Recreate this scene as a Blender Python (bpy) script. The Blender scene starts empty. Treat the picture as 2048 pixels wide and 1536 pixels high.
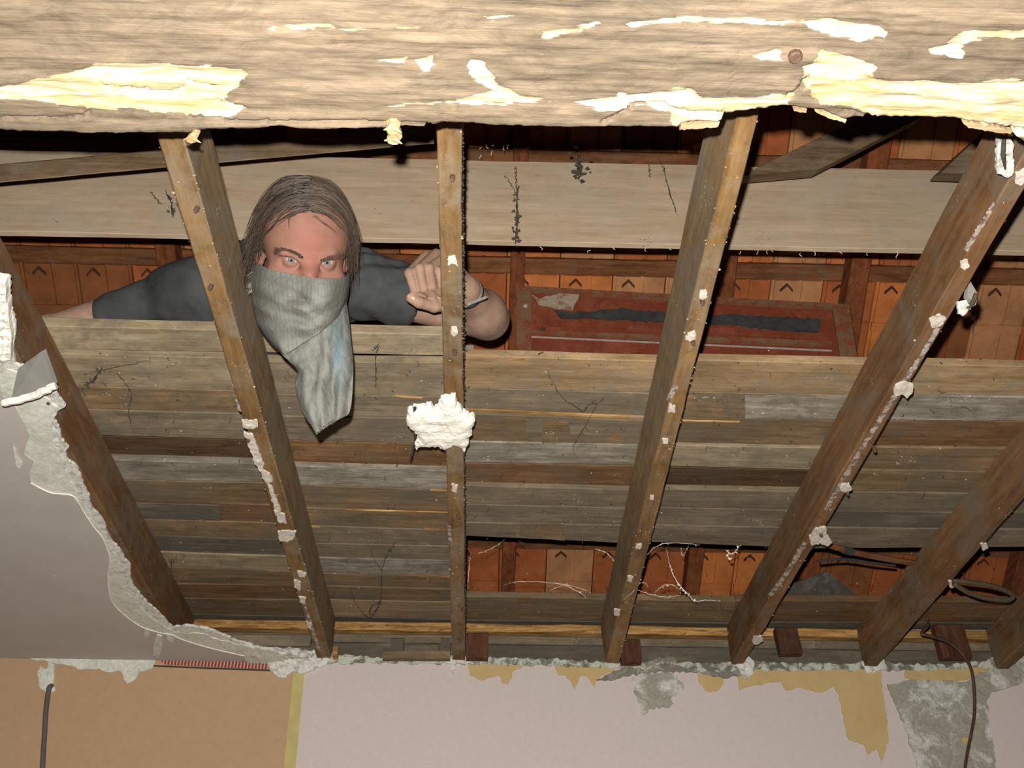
import bpy, bmesh, math, random
import numpy as np
from mathutils import Vector, Matrix, geometry
from bpy import context as ctx

# ------------------------------------------------------------------ camera, flash, world, exposure
CZ = 1.35                                   # camera height above the room floor
FPX = 2000.0                                # focal length, pixels of a 2048 px wide frame
PITCH, YAW, ROLL = [math.radians(a) for a in (37.8, 1.6, 0.2)]
Fv = np.array([math.sin(YAW)*math.cos(PITCH), math.cos(YAW)*math.cos(PITCH), math.sin(PITCH)])
_R = np.array([math.cos(YAW), -math.sin(YAW), 0.0]); _U = np.cross(_R, Fv)
Rv = _R*math.cos(ROLL) + _U*math.sin(ROLL)
Uv = -_R*math.sin(ROLL) + _U*math.cos(ROLL)
CAM = np.array([0, 0, CZ])
scene = ctx.scene
COL = scene.collection
cam = bpy.data.cameras.new('camera'); camo = bpy.data.objects.new('camera', cam); COL.objects.link(camo)
cam.sensor_width = 36; cam.lens = 36*FPX/2048; cam.clip_start = 0.02
camo.matrix_world = Matrix(((Rv[0], Uv[0], -Fv[0], 0), (Rv[1], Uv[1], -Fv[1], 0), (Rv[2], Uv[2], -Fv[2], CZ), (0, 0, 0, 1)))
scene.camera = camo
fl = bpy.data.lights.new('camera_flash', 'SPOT'); flo = bpy.data.objects.new('camera_flash', fl); COL.objects.link(flo)
fl.energy = 330; fl.spot_size = math.radians(122); fl.spot_blend = 0.7; fl.shadow_soft_size = 0.009; fl.color = (1.0, 0.97, 0.92)
FLP = CAM + Uv*0.058 - Rv*0.018
flo.matrix_world = Matrix(((Rv[0], Uv[0], -Fv[0], FLP[0]), (Rv[1], Uv[1], -Fv[1], FLP[1]), (Rv[2], Uv[2], -Fv[2], FLP[2]), (0, 0, 0, 1)))
world = bpy.data.worlds.new('world'); scene.world = world; world.use_nodes = True
world.node_tree.nodes['Background'].inputs[0].default_value = (0.9, 0.95, 1.0, 1)
world.node_tree.nodes['Background'].inputs[1].default_value = 0.02
vs = scene.view_settings
vs.view_transform = 'Standard'; vs.look = 'None'; vs.gamma = 1.0; vs.exposure = 0.0; vs.use_curve_mapping = False

# ------------------------------------------------------------------ heights (metres above the room floor)
HC = CZ + 1.2                               # underside of the joists
JD = 0.125                                  # joist depth
HB = HC + JD                                # underside of the loft boards
YW = 2.934                                  # room face of the far wall
ZBEAM = CZ + 1.02                           # underside of the big beam

def ray(px, py): return Fv + Rv*((px-1024)/FPX) + Uv*((768-py)/FPX)
def W(px, py, d): return CAM + ray(px, py)*d
def onz(px, py, z): r = ray(px, py); return CAM + r*((z-CZ)/r[2])
def ony(px, py, y): r = ray(px, py); return CAM + r*(y/r[1])

# ------------------------------------------------------------------ noise
def _hash(i, j, k, s):
    h = (i*374761393 + j*668265263 + k*2147483647 + s*1274126177) & 0x7fffffff
    h = ((h ^ (h >> 13))*1274126177) & 0x7fffffff
    return ((h ^ (h >> 16)) & 0xffff)/32767.5 - 1.0
def vnoise(P, seed=0):
    P = np.asarray(P, float); I = np.floor(P).astype(np.int64); f = P - I; f = f*f*(3-2*f)
    out = 0
    for a in (0, 1):
        for b in (0, 1):
            for c in (0, 1):
                w = (f[..., 0] if a else 1-f[..., 0])*(f[..., 1] if b else 1-f[..., 1])*(f[..., 2] if c else 1-f[..., 2])
                out = out + w*_hash(I[..., 0]+a, I[..., 1]+b, I[..., 2]+c, seed)
    return out
def fbm(P, seed=0, o=3):
    P = np.asarray(P, float); s = 0; a = 1.0
    for i in range(o): s = s + a*vnoise(P*(2**i), seed+i*17); a *= .5
    return s
def n1(x, seed): x = np.asarray(x, float); return vnoise(np.stack([x, x*0+.37, x*0+.71], -1), seed)

# ------------------------------------------------------------------ object helpers
def tag(o, label=None, cat=None, group=None, kind=None):
    if label: o['label'] = label
    if cat: o['category'] = cat
    if group: o['group'] = group
    if kind: o['kind'] = kind
    return o
def mesh_obj(name, V, Fc, mat=None, parent=None, smooth=False):
    me = bpy.data.meshes.new(name)
    me.from_pydata([tuple(v) for v in V], [], [tuple(int(i) for i in f) for f in Fc])
    return _fin(name, me, mat, parent, smooth)
def _fin(name, me, mat, parent, smooth):
    if smooth: me.polygons.foreach_set('use_smooth', [True]*len(me.polygons))
    me.update(); o = bpy.data.objects.new(name, me); COL.objects.link(o)
    if mat:
        for m in (mat if isinstance(mat, (list, tuple)) else [mat]): me.materials.append(m)
    if parent: par(o, parent)
    return o
def par(o, p):
    o.parent = p; o.matrix_parent_inverse = Matrix.Identity(4)
    o.location = Vector(o.location) - Vector(p.location)
def quad_mesh(name, V, Q, mat=None, parent=None, smooth=True):
    me = bpy.data.meshes.new(name); n = len(Q)
    me.vertices.add(len(V)); me.vertices.foreach_set('co', np.asarray(V, np.float32).ravel())
    me.loops.add(4*n); me.loops.foreach_set('vertex_index', np.asarray(Q, np.int32).ravel())
    me.polygons.add(n); me.polygons.foreach_set('loop_start', np.arange(0, 4*n, 4, dtype=np.int32))
    me.update(calc_edges=True); me.validate()
    return _fin(name, me, mat, parent, smooth)
def empty(name, loc=(0, 0, 0)):
    o = bpy.data.objects.new(name, None); COL.objects.link(o); o.location = [float(c) for c in loc]; o.empty_display_size = .05; return o
class MB:
    def __init__(s): s.V = []; s.F = []; s.M = []
    def add(s, V, Fc, m=0):
        o = len(s.V); s.V += [tuple(v) for v in V]; s.F += [tuple(int(i)+o for i in f) for f in Fc]; s.M += [m]*len(Fc)
    def build(s, name, mat, parent=None, smooth=False):
        o = mesh_obj(name, s.V, s.F, mat, parent, smooth)
        if isinstance(mat, (list, tuple)): o.data.polygons.foreach_set('material_index', s.M)
        return o
def tube_geo(P, r, seg=6, cap=True):
    P = np.asarray(P, float); n = len(P); r = np.broadcast_to(np.asarray(r, float), (n,))
    T = np.gradient(P, axis=0); T /= np.linalg.norm(T, axis=1)[:, None]+1e-9
    u = np.cross(T[0], [0.13, .27, .95]); u /= np.linalg.norm(u)+1e-9
    V = []
    for i in range(n):
        u = u - T[i]*(u@T[i]); u /= np.linalg.norm(u)+1e-9; w = np.cross(T[i], u)
        for k in range(seg):
            a = 2*math.pi*k/seg; V.append(P[i] + r[i]*(math.cos(a)*u + math.sin(a)*w))
    Fc = [(i*seg+k, i*seg+(k+1) % seg, (i+1)*seg+(k+1) % seg, (i+1)*seg+k) for i in range(n-1) for k in range(seg)]
    if cap: Fc += [tuple(range(seg))[::-1], tuple((n-1)*seg+k for k in range(seg))]
    return V, Fc
def spline(P, n):
    P = np.asarray(P, float); m = len(P)
    t = np.linspace(0, m-1, n); i = np.clip(np.floor(t).astype(int), 0, m-2); f = (t-i)[:, None]
    p0 = P[np.clip(i-1, 0, m-1)]; p1 = P[i]; p2 = P[i+1]; p3 = P[np.clip(i+2, 0, m-1)]
    return .5*((2*p1) + (-p0+p2)*f + (2*p0-5*p1+4*p2-p3)*f**2 + (-p0+3*p1-3*p2+p3)*f**3)
_seed = [100]
def timber(name, L0, R0, L1, R1, up, mat, parent=None, nseg=None, jit=.002, ch=.003, seed=None, bend=0, fine=1.0):
    """A sawn timber: bottom face L0,R0 (one end) to L1,R1 (other end), 'up' its thickness; worn, uneven arrises."""
    if seed is None: _seed[0] += 7; seed = _seed[0]
    L0, R0, L1, R1, up = [np.asarray(a, float) for a in (L0, R0, L1, R1, up)]
    ln = np.linalg.norm(L1-L0); nseg = nseg or max(4, min(80, int(ln/.03)))
    s = np.linspace(0, 1, nseg+1)[:, None]; x = s[:, 0]*ln
    L = L0+(L1-L0)*s; R = R0+(R1-R0)*s
    e = R-L; wd = np.linalg.norm(e, axis=1)[:, None]; e = e/wd; h = np.linalg.norm(up); u = up/h
    c = min(ch, h*.3, float(wd.min())*.3)
    b = bend*np.sin(s*math.pi)*u
    pts = [L+e*c, R-e*c, R+u*c, R+up-u*c, R+up-e*c, L+up+e*c, L+up-u*c, L+u*c]
    corner = [0, 1, 1, 2, 2, 3, 3, 0]
    ring = []
    for k in range(8):
        q = corner[k]
        d1 = n1(x*9*fine+q*31, seed+q)*jit + n1(x*45*fine+k*13, seed+40+k)*jit*.5
        d2 = n1(x*7*fine+q*17, seed+9+q)*jit + n1(x*38*fine+k*11, seed+60+k)*jit*.5
        ring.append(pts[k] + e*d1[:, None] + u*d2[:, None] + b)
    V = np.stack(ring, 1).reshape(-1, 3); n = nseg+1
    Fc = [(i*8+k, i*8+(k+1) % 8, (i+1)*8+(k+1) % 8, (i+1)*8+k) for i in range(n-1) for k in range(8)]
    Fc += [tuple(range(8))[::-1], tuple((n-1)*8+k for k in range(8))]
    Fc = [f[::-1] for f in Fc]
    return mesh_obj(name, V, Fc, mat, parent)
def box_px(name, poly, depth, vec, mat, parent=None, jit=0.0, plane=None):
    """A slab: polygon given by points (3D), extruded by vec."""
    n = len(poly); V = [np.asarray(p, float) for p in poly] + [np.asarray(p, float)+np.asarray(vec, float) for p in poly]
    Fc = [tuple(range(n)), tuple(range(n, 2*n))[::-1]] + [(i, i+n, (i+1) % n+n, (i+1) % n) for i in range(n)]
    o = mesh_obj(name, V, Fc, mat, parent)
    bm = bmesh.new(); bm.from_mesh(o.data); bmesh.ops.recalc_face_normals(bm, faces=bm.faces); bm.to_mesh(o.data); bm.free()
    return o
def jag(poly, amp=3.0, step=8.0, seed=1, closed=True, skip=None):
    """Roughen a pixel outline."""
    out = []; n = len(poly); rnd = random.Random(seed); acc = 0
    for i in range(n if closed else n-1):
        a = np.array(poly[i], float); b = np.array(poly[(i+1) % n], float); L = np.hypot(*(b-a)); m = max(1, int(L/step))
        nx = np.array([-(b-a)[1], (b-a)[0]])/(L+1e-9)
        for j in range(m):
            p = a+(b-a)*j/m
            if skip and skip(p): out.append(tuple(p)); continue
            out.append(tuple(p + nx*rnd.uniform(-amp, amp)*(1 if j else .5)))
    return out
def inside(poly, X, Y):
    poly = np.asarray(poly, float); r = np.zeros(np.shape(X), bool); n = len(poly); j = n-1
    for i in range(n):
        xi, yi = poly[i]; xj, yj = poly[j]
        if yi != yj:
            c = ((yi > Y) != (yj > Y)) & (X < (xj-xi)*(Y-yi)/(yj-yi)+xi); r ^= c
        j = i
    return r
def sheet(name, poly_px, proj, nrm, thick, mat, parent=None, step=None, lump=0.0, freq=60, seed=1, dome=0.0, ridge=None, smooth=False, edge_mat=False):
    """A flat or lumpy piece on a surface: outline in pixels put on a real plane by proj(), 'thick' along nrm."""
    P2 = [np.array(p, float) for p in poly_px]
    pts = [Vector((p[0], p[1])) for p in P2]; nb = len(pts); edges = [(i, (i+1) % nb) for i in range(nb)]
    if step:
        A = np.array(P2); x0, y0 = A.min(0); x1, y1 = A.max(0); rnd = np.random.RandomState(seed)
        gx, gy = np.meshgrid(np.arange(x0+step*.5, x1, step), np.arange(y0+step*.5, y1, step))
        gx = gx+rnd.uniform(-.25, .25, gx.shape)*step; gy = gy+rnd.uniform(-.25, .25, gy.shape)*step
        ok = inside(P2, gx, gy)
        for a, b in zip(gx[ok], gy[ok]): pts.append(Vector((a, b)))
    vs_, es_, fs_, ov, oe, of = geometry.delaunay_2d_cdt(pts, edges, [tuple(range(nb))], 1, 1e-4)
    nrm = np.asarray(nrm, float); n = len(vs_); A = np.array([(v.x, v.y) for v in vs_])
    bnd = np.array([any(k < nb for k in (ov[i] or [])) for i in range(n)])
    B = np.array([proj(v.x, v.y) for v in vs_])
    h = np.full(n, thick, float)
    if lump or dome or ridge:
        ed = np.full(n, 1e9); Q = np.array(P2)
        for i in range(nb):
            a = Q[i]; b = Q[(i+1) % nb]; ab = b-a; t = np.clip(((A-a)@ab)/(ab@ab+1e-9), 0, 1); ed = np.minimum(ed, np.linalg.norm(A-a-t[:, None]*ab, axis=1))
        fall = np.clip(ed/14., 0, 1)
        h = h + dome*np.sqrt(fall) + lump*fbm(B*freq, seed)*(.2+.8*fall)
        if ridge: h = h + ridge*np.sin(A[:, 1]*.9 + 2.5*n1(A[:, 0]*.02, seed))*fall
        h = np.maximum(h, thick*.25)
    T = B + nrm*h[:, None]
    V = list(T)+list(B); Fc = [f for f in fs_]; Fc2 = [tuple(i+n for i in f[::-1]) for f in fs_]
    bi = {}
    cnt = {}
    for f in fs_:
        for a, b in zip(f, list(f[1:])+[f[0]]): cnt[(a, b)] = 1
    side = [(b, a, a+n, b+n) for (a, b) in cnt if (b, a) not in cnt]
    mb = MB(); mb.add(V, list(Fc)+Fc2+side)
    o = mb.build(name, mat, parent, smooth)
    bm = bmesh.new(); bm.from_mesh(o.data); bmesh.ops.recalc_face_normals(bm, faces=bm.faces); bm.to_mesh(o.data); bm.free()
    return o
def crumbs_geo(mb, C, r, seed):
    """A little broken lump (12 faces)."""
    rnd = random.Random(seed)
    base = [(1, 0, 0), (-1, 0, 0), (0, 1, 0), (0, -1, 0), (0, 0, 1), (0, 0, -1)]
    V = [np.asarray(C) + np.array(b)*r*np.array([rnd.uniform(.5, 1.2) for _ in range(3)]) + np.array([rnd.uniform(-.3, .3) for _ in range(3)])*r for b in base]
    mb.add(V, [(0, 2, 4), (2, 1, 4), (1, 3, 4), (3, 0, 4), (2, 0, 5), (1, 2, 5), (3, 1, 5), (0, 3, 5)])

# ------------------------------------------------------------------ materials
def newmat(name, rough=.85, spec=.2):
    m = bpy.data.materials.new(name); m.use_nodes = True; nt = m.node_tree; b = nt.nodes['Principled BSDF']
    b.inputs['Roughness'].default_value = rough; b.inputs['Specular IOR Level'].default_value = spec
    return m, nt, b
def rgb(c): return (c[0], c[1], c[2], 1)
def ramp(nt, fac, stops):
    r = nt.nodes.new('ShaderNodeValToRGB'); nt.links.new(fac, r.inputs[0]); e = r.color_ramp.elements
    while len(e) < len(stops): e.new(.5)
    for k, (p, c) in enumerate(stops): e[k].position = p; e[k].color = rgb(c) if len(c) == 3 else c
    return r.outputs[0]
def mixc(nt, fac, a, b, mode='MIX'):
    m = nt.nodes.new('ShaderNodeMix'); m.data_type = 'RGBA'; m.blend_type = mode
    for s, v in ((m.inputs[0], fac), (m.inputs[6], a), (m.inputs[7], b)):
        if isinstance(v, (int, float)): s.default_value = v
        elif isinstance(v, tuple): s.default_value = rgb(v)
        else: nt.links.new(v, s)
    return m.outputs[2]
def coords(nt, scale, rnd=True):
    tc = nt.nodes.new('ShaderNodeTexCoord'); v = tc.outputs['Object']
    if rnd:
        oi = nt.nodes.new('ShaderNodeObjectInfo'); ml = nt.nodes.new('ShaderNodeMath'); ml.operation = 'MULTIPLY'; ml.inputs[1].default_value = 37.0
        nt.links.new(oi.outputs['Random'], ml.inputs[0]); ad = nt.nodes.new('ShaderNodeVectorMath'); ad.operation = 'ADD'
        nt.links.new(v, ad.inputs[0]); nt.links.new(ml.outputs[0], ad.inputs[1]); v = ad.outputs[0]
    mp = nt.nodes.new('ShaderNodeMapping'); mp.inputs['Scale'].default_value = scale; nt.links.new(v, mp.inputs[0]); return mp.outputs[0]
def noise(nt, vec, scale=1.0, detail=5, rough=.6, dist=0.0):
    n = nt.nodes.new('ShaderNodeTexNoise'); n.inputs['Scale'].default_value = scale; n.inputs['Detail'].default_value = detail
    n.inputs['Roughness'].default_value = rough; n.inputs['Distortion'].default_value = dist; nt.links.new(vec, n.inputs[0]); return n.outputs[0]
def bump(nt, b, h, strength=.4, dist=.004):
    n = nt.nodes.new('ShaderNodeBump'); n.inputs['Strength'].default_value = strength; n.inputs['Distance'].default_value = dist
    nt.links.new(h, n.inputs['Height']); nt.links.new(n.outputs[0], b.inputs['Normal'])
def wood(name, dark, mid, light, axis='x', dust=None, dust_amt=.5, speck=None, speck_amt=.62, rough=.85, gs=1.0, bstr=.5, spec=.15, varr=.3, mott=.3):
    m, nt, b = newmat(name, rough, spec)
    lo, hi = 5.5*gs, 62.0*gs
    sc = {'x': (lo, hi, hi), 'y': (hi, lo, hi), 'z': (hi, hi, lo)}[axis]
    g = noise(nt, coords(nt, sc), 1.0, 7, .65, .3)
    c = ramp(nt, g, [(.30, dark), (.5, mid), (.70, light)])
    blo = noise(nt, coords(nt, {'x': (14, 30, 30), 'y': (30, 14, 30), 'z': (30, 30, 14)}[axis]), 1.0, 6, .72, 1.2); c = mixc(nt, 1.0, c, ramp(nt, blo, [(.32, (1-mott,)*3), (.5, (1, 1, 1)), (.7, (1+mott*.55, 1+mott*.5, 1+mott*.42))]), 'MULTIPLY')
    big = noise(nt, coords(nt, {'x': (2.5, 9, 9), 'y': (9, 2.5, 9), 'z': (9, 9, 2.5)}[axis]), 1.0, 4, .6, .6)
    sh = ramp(nt, big, [(.3, (1-varr,)*3), (.7, (1+varr*.6,)*3)]); c = mixc(nt, 1.0, c, sh, 'MULTIPLY')
    oi = nt.nodes.new('ShaderNodeObjectInfo'); rr = ramp(nt, oi.outputs['Random'], [(0, (.9, .89, .87)), (.5, (1, 1, 1)), (1, (1.1, 1.08, 1.04))]); c = mixc(nt, 1.0, c, rr, 'MULTIPLY')
    if dust:
        d = noise(nt, coords(nt, (7, 7, 7)), 1.0, 6, .7, .8); f = ramp(nt, d, [(max(0, dust_amt-.12), (0, 0, 0)), (min(1, dust_amt+.14), (1, 1, 1))])
        c = mixc(nt, f, c, dust)
    if speck:
        s = noise(nt, coords(nt, (150, 150, 150)), 1.0, 3, .6); s2 = noise(nt, coords(nt, (11, 11, 11)), 1.0, 3, .5)
        mm = nt.nodes.new('ShaderNodeMath'); mm.operation = 'MULTIPLY'; nt.links.new(s, mm.inputs[0]); nt.links.new(s2, mm.inputs[1])
        f = ramp(nt, mm.outputs[0], [(speck_amt*.5+.06, (0, 0, 0)), (speck_amt*.5+.085, (1, 1, 1))]); c = mixc(nt, f, c, speck)
    nt.links.new(c, b.inputs['Base Color']); bump(nt, b, g, bstr, .003)
    return m
def plain(name, col, var=.15, scale=25, rough=.9, bstr=.3, bscale=90, spec=.15, col2=None, dist=.003):
    m, nt, b = newmat(name, rough, spec)
    n = noise(nt, coords(nt, (scale,)*3), 1.0, 6, .65, .3)
    a = tuple(x*(1-var) for x in col); c2 = col2 or tuple(x*(1+var) for x in col)
    c = ramp(nt, n, [(.32, a), (.68, c2)]); nt.links.new(c, b.inputs['Base Color'])
    if bstr: bump(nt, b, noise(nt, coords(nt, (bscale,)*3), 1.0, 5, .65), bstr, dist)
    return m
def spot(name, base, spotc, scale, thr, **k):
    m, nt, b = newmat(name, k.get('rough', .9), k.get('spec', .15))
    n = noise(nt, coords(nt, (scale,)*3), 1.0, 6, .7, .5); c = ramp(nt, n, [(thr-.06, base), (thr+.06, spotc)])
    n2 = noise(nt, coords(nt, (scale*7,)*3), 1.0, 4, .7); c = mixc(nt, 1.0, c, ramp(nt, n2, [(.25, (.72, .72, .72)), (.7, (1.12, 1.12, 1.12))]), 'MULTIPLY')
    nt.links.new(c, b.inputs['Base Color']); bump(nt, b, noise(nt, coords(nt, (k.get('bs', 120),)*3), 1.0, 6, .7), k.get('bstr', .5), .004)
    return m

DUST = (.125, .115, .095)
M = {}
M['joist_ochre'] = wood('joist_ochre', (.125, .066, .024), (.19, .108, .042), (.225, .142, .066), 'y', (.215, .18, .128), .6, (.4, .35, .28), .68)
M['joist_brown'] = wood('joist_brown', (.105, .05, .021), (.16, .08, .034), (.195, .108, .052), 'y', (.145, .118, .085), .58, (.34, .3, .24), .72, mott=.2, bstr=.3)
M['joist_side'] = wood('joist_side', (.155, .093, .042), (.215, .138, .068), (.255, .18, .1), 'y', (.19, .158, .115), .55, (.32, .29, .24), .68, mott=.25)
M['tan'] = wood('plank_tan', (0.197, 0.123, 0.057), (0.290, 0.193, 0.100), (0.371, 0.259, 0.146), 'x', (.19, .158, .118), .58, (.36, .32, .25), .72)
M['pale'] = wood('plank_pale', (0.191, 0.143, 0.086), (0.261, 0.204, 0.130), (0.319, 0.259, 0.175), 'x', (.14, .118, .085), .57, (.36, .33, .27), .7)
M['grey'] = wood('plank_grey', (0.121, 0.090, 0.056), (0.187, 0.144, 0.094), (0.246, 0.196, 0.132), 'x', (.125, .105, .076), .54, (.34, .31, .26), .7)
M['white'] = wood('plank_whitish', (.14, .118, .085), (.24, .213, .168), (.36, .335, .28), 'x', (.13, .11, .08), .58, (.42, .4, .34), .66, mott=.4)
M['dark'] = wood('plank_dark', (0.041, 0.023, 0.011), (0.079, 0.043, 0.021), (0.118, 0.067, 0.033), 'x', (.068, .048, .03), .6)
M['red'] = wood('plank_redbrown', (0.096, 0.048, 0.021), (0.162, 0.084, 0.036), (0.227, 0.127, 0.058), 'x', (.115, .088, .06), .58)
M['brown'] = wood('plank_brown', (0.117, 0.073, 0.034), (0.189, 0.124, 0.063), (0.247, 0.169, 0.093), 'x', (.118, .098, .07), .54, (.34, .31, .25), .7)
M['slategrey'] = wood('plank_slate', (0.078, 0.064, 0.045), (0.123, 0.101, 0.073), (0.169, 0.142, 0.103), 'x', (.09, .078, .06), .5)
M['orange'] = wood('split_lath', (.12, .055, .018), (.36, .195, .066), (.56, .36, .15), 'x', (.12, .08, .04), .72, gs=1.2, bstr=.9)
M['purlin'] = wood('purlin_wood', (.325, .232, .148), (.385, .285, .188), (.44, .335, .23), 'x', (.36, .295, .215), .56, (.12, .09, .065), .74, varr=.12, bstr=.22, mott=.1)
M['brace'] = wood('brace_wood', (.1, .06, .03), (.17, .11, .06), (.22, .155, .095), 'x', (.16, .14, .11), .6)
M['batten'] = wood('batten_wood', (.085, .03, .012), (.155, .06, .022), (.2, .09, .038), 'x', (.13, .09, .06), .66)
M['rafter'] = wood('rafter_wood', (.09, .026, .010), (.15, .045, .016), (.19, .065, .025), 'y', None)
M['plaster'] = plain('plaster_white', (.82, .78, .68), .12, 30, .95, .8, 150, .05)
M['plaster_rough'] = spot('plaster_rough', (.5, .48, .41), (.78, .76, .69), 55, .45, bstr=1.0, bs=170)
M['skim'] = spot('skim_coat', (.58, .58, .49), (.66, .65, .57), 14, .5, bstr=.35, bs=60)
M['ceil_paper'] = plain('ceiling_paper', (.44, .40, .36), .05, 9, .8, .15, 40)
M['board_face'] = plain('plasterboard_face', (.2, .19, .17), .12, 20, .8, .2, 60)
M['pink'] = plain('wallpaper_pink', (.555, .475, .445), .03, 60, .9, .25, 260)
M['peach'] = plain('wallpaper_peach', (.435, .285, .165), .04, 45, .9, .25, 240)
M['ochre'] = plain('backing_paper_ochre', (.49, .35, .16), .08, 14, .9, .1, 60)
M['yellow'] = plain('edge_paper_yellow', (.47, .39, .16), .1, 20, .9, .1, 60)
M['patch'] = spot('plaster_patch', (.33, .31, .25), (.58, .56, .52), 16, .56, bstr=.6, bs=90)
M['patch_dark'] = spot('plaster_patch_grey', (.2, .185, .15), (.36, .34, .28), 20, .58, bstr=.5, bs=80)
M['ledge'] = spot('plaster_ledge', (.17, .165, .125), (.56, .57, .47), 30, .49, bstr=.8, bs=120)
M['tile'] = [plain('clay_tile_%s' % n, c, .22, 12, .9, .4, 70, .1) for n, c in (('orange', (.43, .14, .04)), ('red', (.30, .088, .028)), ('dusty', (.37, .17, .075)), ('brown', (.2, .072, .026)))]
M['tile_gap'] = plain('tile_dark', (.06, .025, .012), .2)  # dark brown shared by the tile nibs, roof covering and far slope
M['web'] = plain('cobweb_dusty', (.06, .05, .038), .3, 80, 1, .6, 200)
M['webwhite'] = plain('cobweb_white', (.75, .68, .58), .1, 40, 1, 0)
M['crumb'] = plain('crumbs', (.38, .30, .21), .45, 60, .95, 0)
M['nail'] = plain('rusty_nail', (.095, .052, .034), .3, 120, .6, .4, 300, .4)
M['redpaint'] = spot('red_paint', (.15, .032, .014), (.19, .05, .024), 9, .55, rough=.6, bstr=.2, bs=50, spec=.3)
M['redworn'] = spot('red_paint_worn', (.15, .085, .045), (.17, .045, .02), 22, .52, bstr=.3)
M['tar'] = plain('tar_strip', (.032, .031, .029), .3, 30, .8, .5, 80, .3)
M['veneer'] = spot('chipped_wood', (.3, .24, .17), (.2, .1, .055), 30, .56, bstr=.5)
M['cable'] = plain('cable_grey', (.1, .085, .075), .2, 60, .6, .2, 200, .3)
M['cable_brown'] = plain('cable_brown', (.07, .035, .025), .25, 60, .6, .2, 200, .3)
M['cable_olive'] = plain('cable_olive', (.075, .058, .03), .3, 90, .7, .5, 260, .3)
M['metal'] = plain('grey_metal', (.3, .28, .25), .25, 60, .5, .2, 200, .5)
M['slate'] = spot('slate', (.05, .044, .036), (.085, .075, .06), 30, .55, rough=.7, bstr=.3)
M['block_red'] = wood('block_red', (.05, .02, .011), (.09, .037, .02), (.135, .062, .036), 'z', (.09, .06, .045), .66)
M['brickwork'] = plain('rendered_wall', (.3, .27, .23), .15)
M['floor'] = wood('floor_wood', (.12, .07, .035), (.17, .1, .055), (.22, .14, .08), 'x')

def border_mat():
    m, nt, b = newmat('ribbed_border', .8)
    w = nt.nodes.new('ShaderNodeTexWave'); w.bands_direction = 'X'; w.inputs['Scale'].default_value = 31; w.inputs['Distortion'].default_value = .4
    tc = nt.nodes.new('ShaderNodeTexCoord'); nt.links.new(tc.outputs['Object'], w.inputs[0])
    c = ramp(nt, w.outputs[0], [(.35, (.2, .05, .045)), (.6, (.36, .13, .12)), (.9, (.55, .3, .2))]); nt.links.new(c, b.inputs['Base Color']); bump(nt, b, w.outputs[0], .5, .003)
    return m
M['border'] = border_mat()
M['smear'] = spot('plaster_smear', (.17, .12, .08), (.42, .36, .3), 60, .5)
M['flake'] = plain('plaster_flake', (.56, .5, .42), .25, 120, .95, .5, 200, .05)
def attr_mix(name, base_stops, wear_stops, axis='x', attr='wear', rough=.9, gs=1.0):
    m, nt, b = newmat(name, rough, .08)
    sc = {'x': (3.*gs, 80.*gs, 80.*gs)}[axis]
    g = noise(nt, coords(nt, sc, False), 1.0, 8, .68, .35); c = ramp(nt, g, base_stops)
    big = noise(nt, coords(nt, (3, 8, 8), False), 1.0, 6, .65, .7); c = mixc(nt, 1.0, c, ramp(nt, big, [(.3, (.72, .71, .70)), (.7, (1.25, 1.2, 1.14))]), 'MULTIPLY'); bl = noise(nt, coords(nt, (12, 30, 30), False), 1.0, 6, .75, 1.5); c = mixc(nt, 1.0, c, ramp(nt, bl, [(.3, (.66, .65, .64)), (.5, (1, 1, 1)), (.72, (1.3, 1.26, 1.2))]), 'MULTIPLY')
    g2 = noise(nt, coords(nt, (6*gs, 60*gs, 60*gs), False), 1.0, 7, .7, .8); wv = ramp(nt, g2, wear_stops)
    at = nt.nodes.new('ShaderNodeAttribute'); at.attribute_name = attr
    nz = noise(nt, coords(nt, (30, 160, 160), False), 1.0, 4, .6)
    ad = nt.nodes.new('ShaderNodeMath'); ad.operation = 'ADD'; nt.links.new(at.outputs['Fac'], ad.inputs[0])
    ms = nt.nodes.new('ShaderNodeMath'); ms.operation = 'MULTIPLY_ADD'; nt.links.new(nz, ms.inputs[0]); ms.inputs[1].default_value = 1.3; ms.inputs[2].default_value = -.65; nt.links.new(ms.outputs[0], ad.inputs[1])
    f = ramp(nt, ad.outputs[0], [(.46, (0, 0, 0)), (.54, (1, 1, 1))])
    c = mixc(nt, f, c, wv); nt.links.new(c, b.inputs['Base Color']); bump(nt, b, g, .8, .004)
    return m
M['beam'] = attr_mix('beam_wood', [(.25, (.085, .064, .042)), (.5, (.165, .130, .092)), (.75, (.24, .19, .138))], [(.28, (.25, .14, .05)), (.42, (.44, .33, .17)), (.58, (.6, .54, .4))])

# ------------------------------------------------------------------ the room shell
def slab(name, x0, x1, y0, y1, z0, z1, mat, parent=None):
    V = [(x, y, z) for x in (x0, x1) for y in (y0, y1) for z in (z0, z1)]
    return mesh_obj(name, V, [(0, 1, 3, 2), (4, 6, 7, 5), (0, 4, 5, 1), (2, 3, 7, 6), (0, 2, 6, 4), (1, 5, 7, 3)], mat, parent)
XL, XR, YB = -2.6, 2.8, -2.2
tag(slab('floor', XL, XR, YB, YW+.25, -.1, 0, M['floor']), kind='structure')
tag(slab('wall_left', XL-.2, XL, YB-.2, YW+.25, 0, HC, M['brickwork']), kind='structure')
tag(slab('wall_right', XR, XR+.2, YB-.2, YW+.25, 0, HC, M['brickwork']), kind='structure')
tag(slab('wall_back', XL, XR, YB-.2, YB, 0, HC, M['brickwork']), kind='structure')
wall = tag(slab('wall_far', XL, XR, YW+.002, YW+.34, 0, HC-.002, M['brickwork']), kind='structure')
pw = lambda px, py: ony(px, py, YW+.002)
NW = (0, -1, 0)
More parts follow.
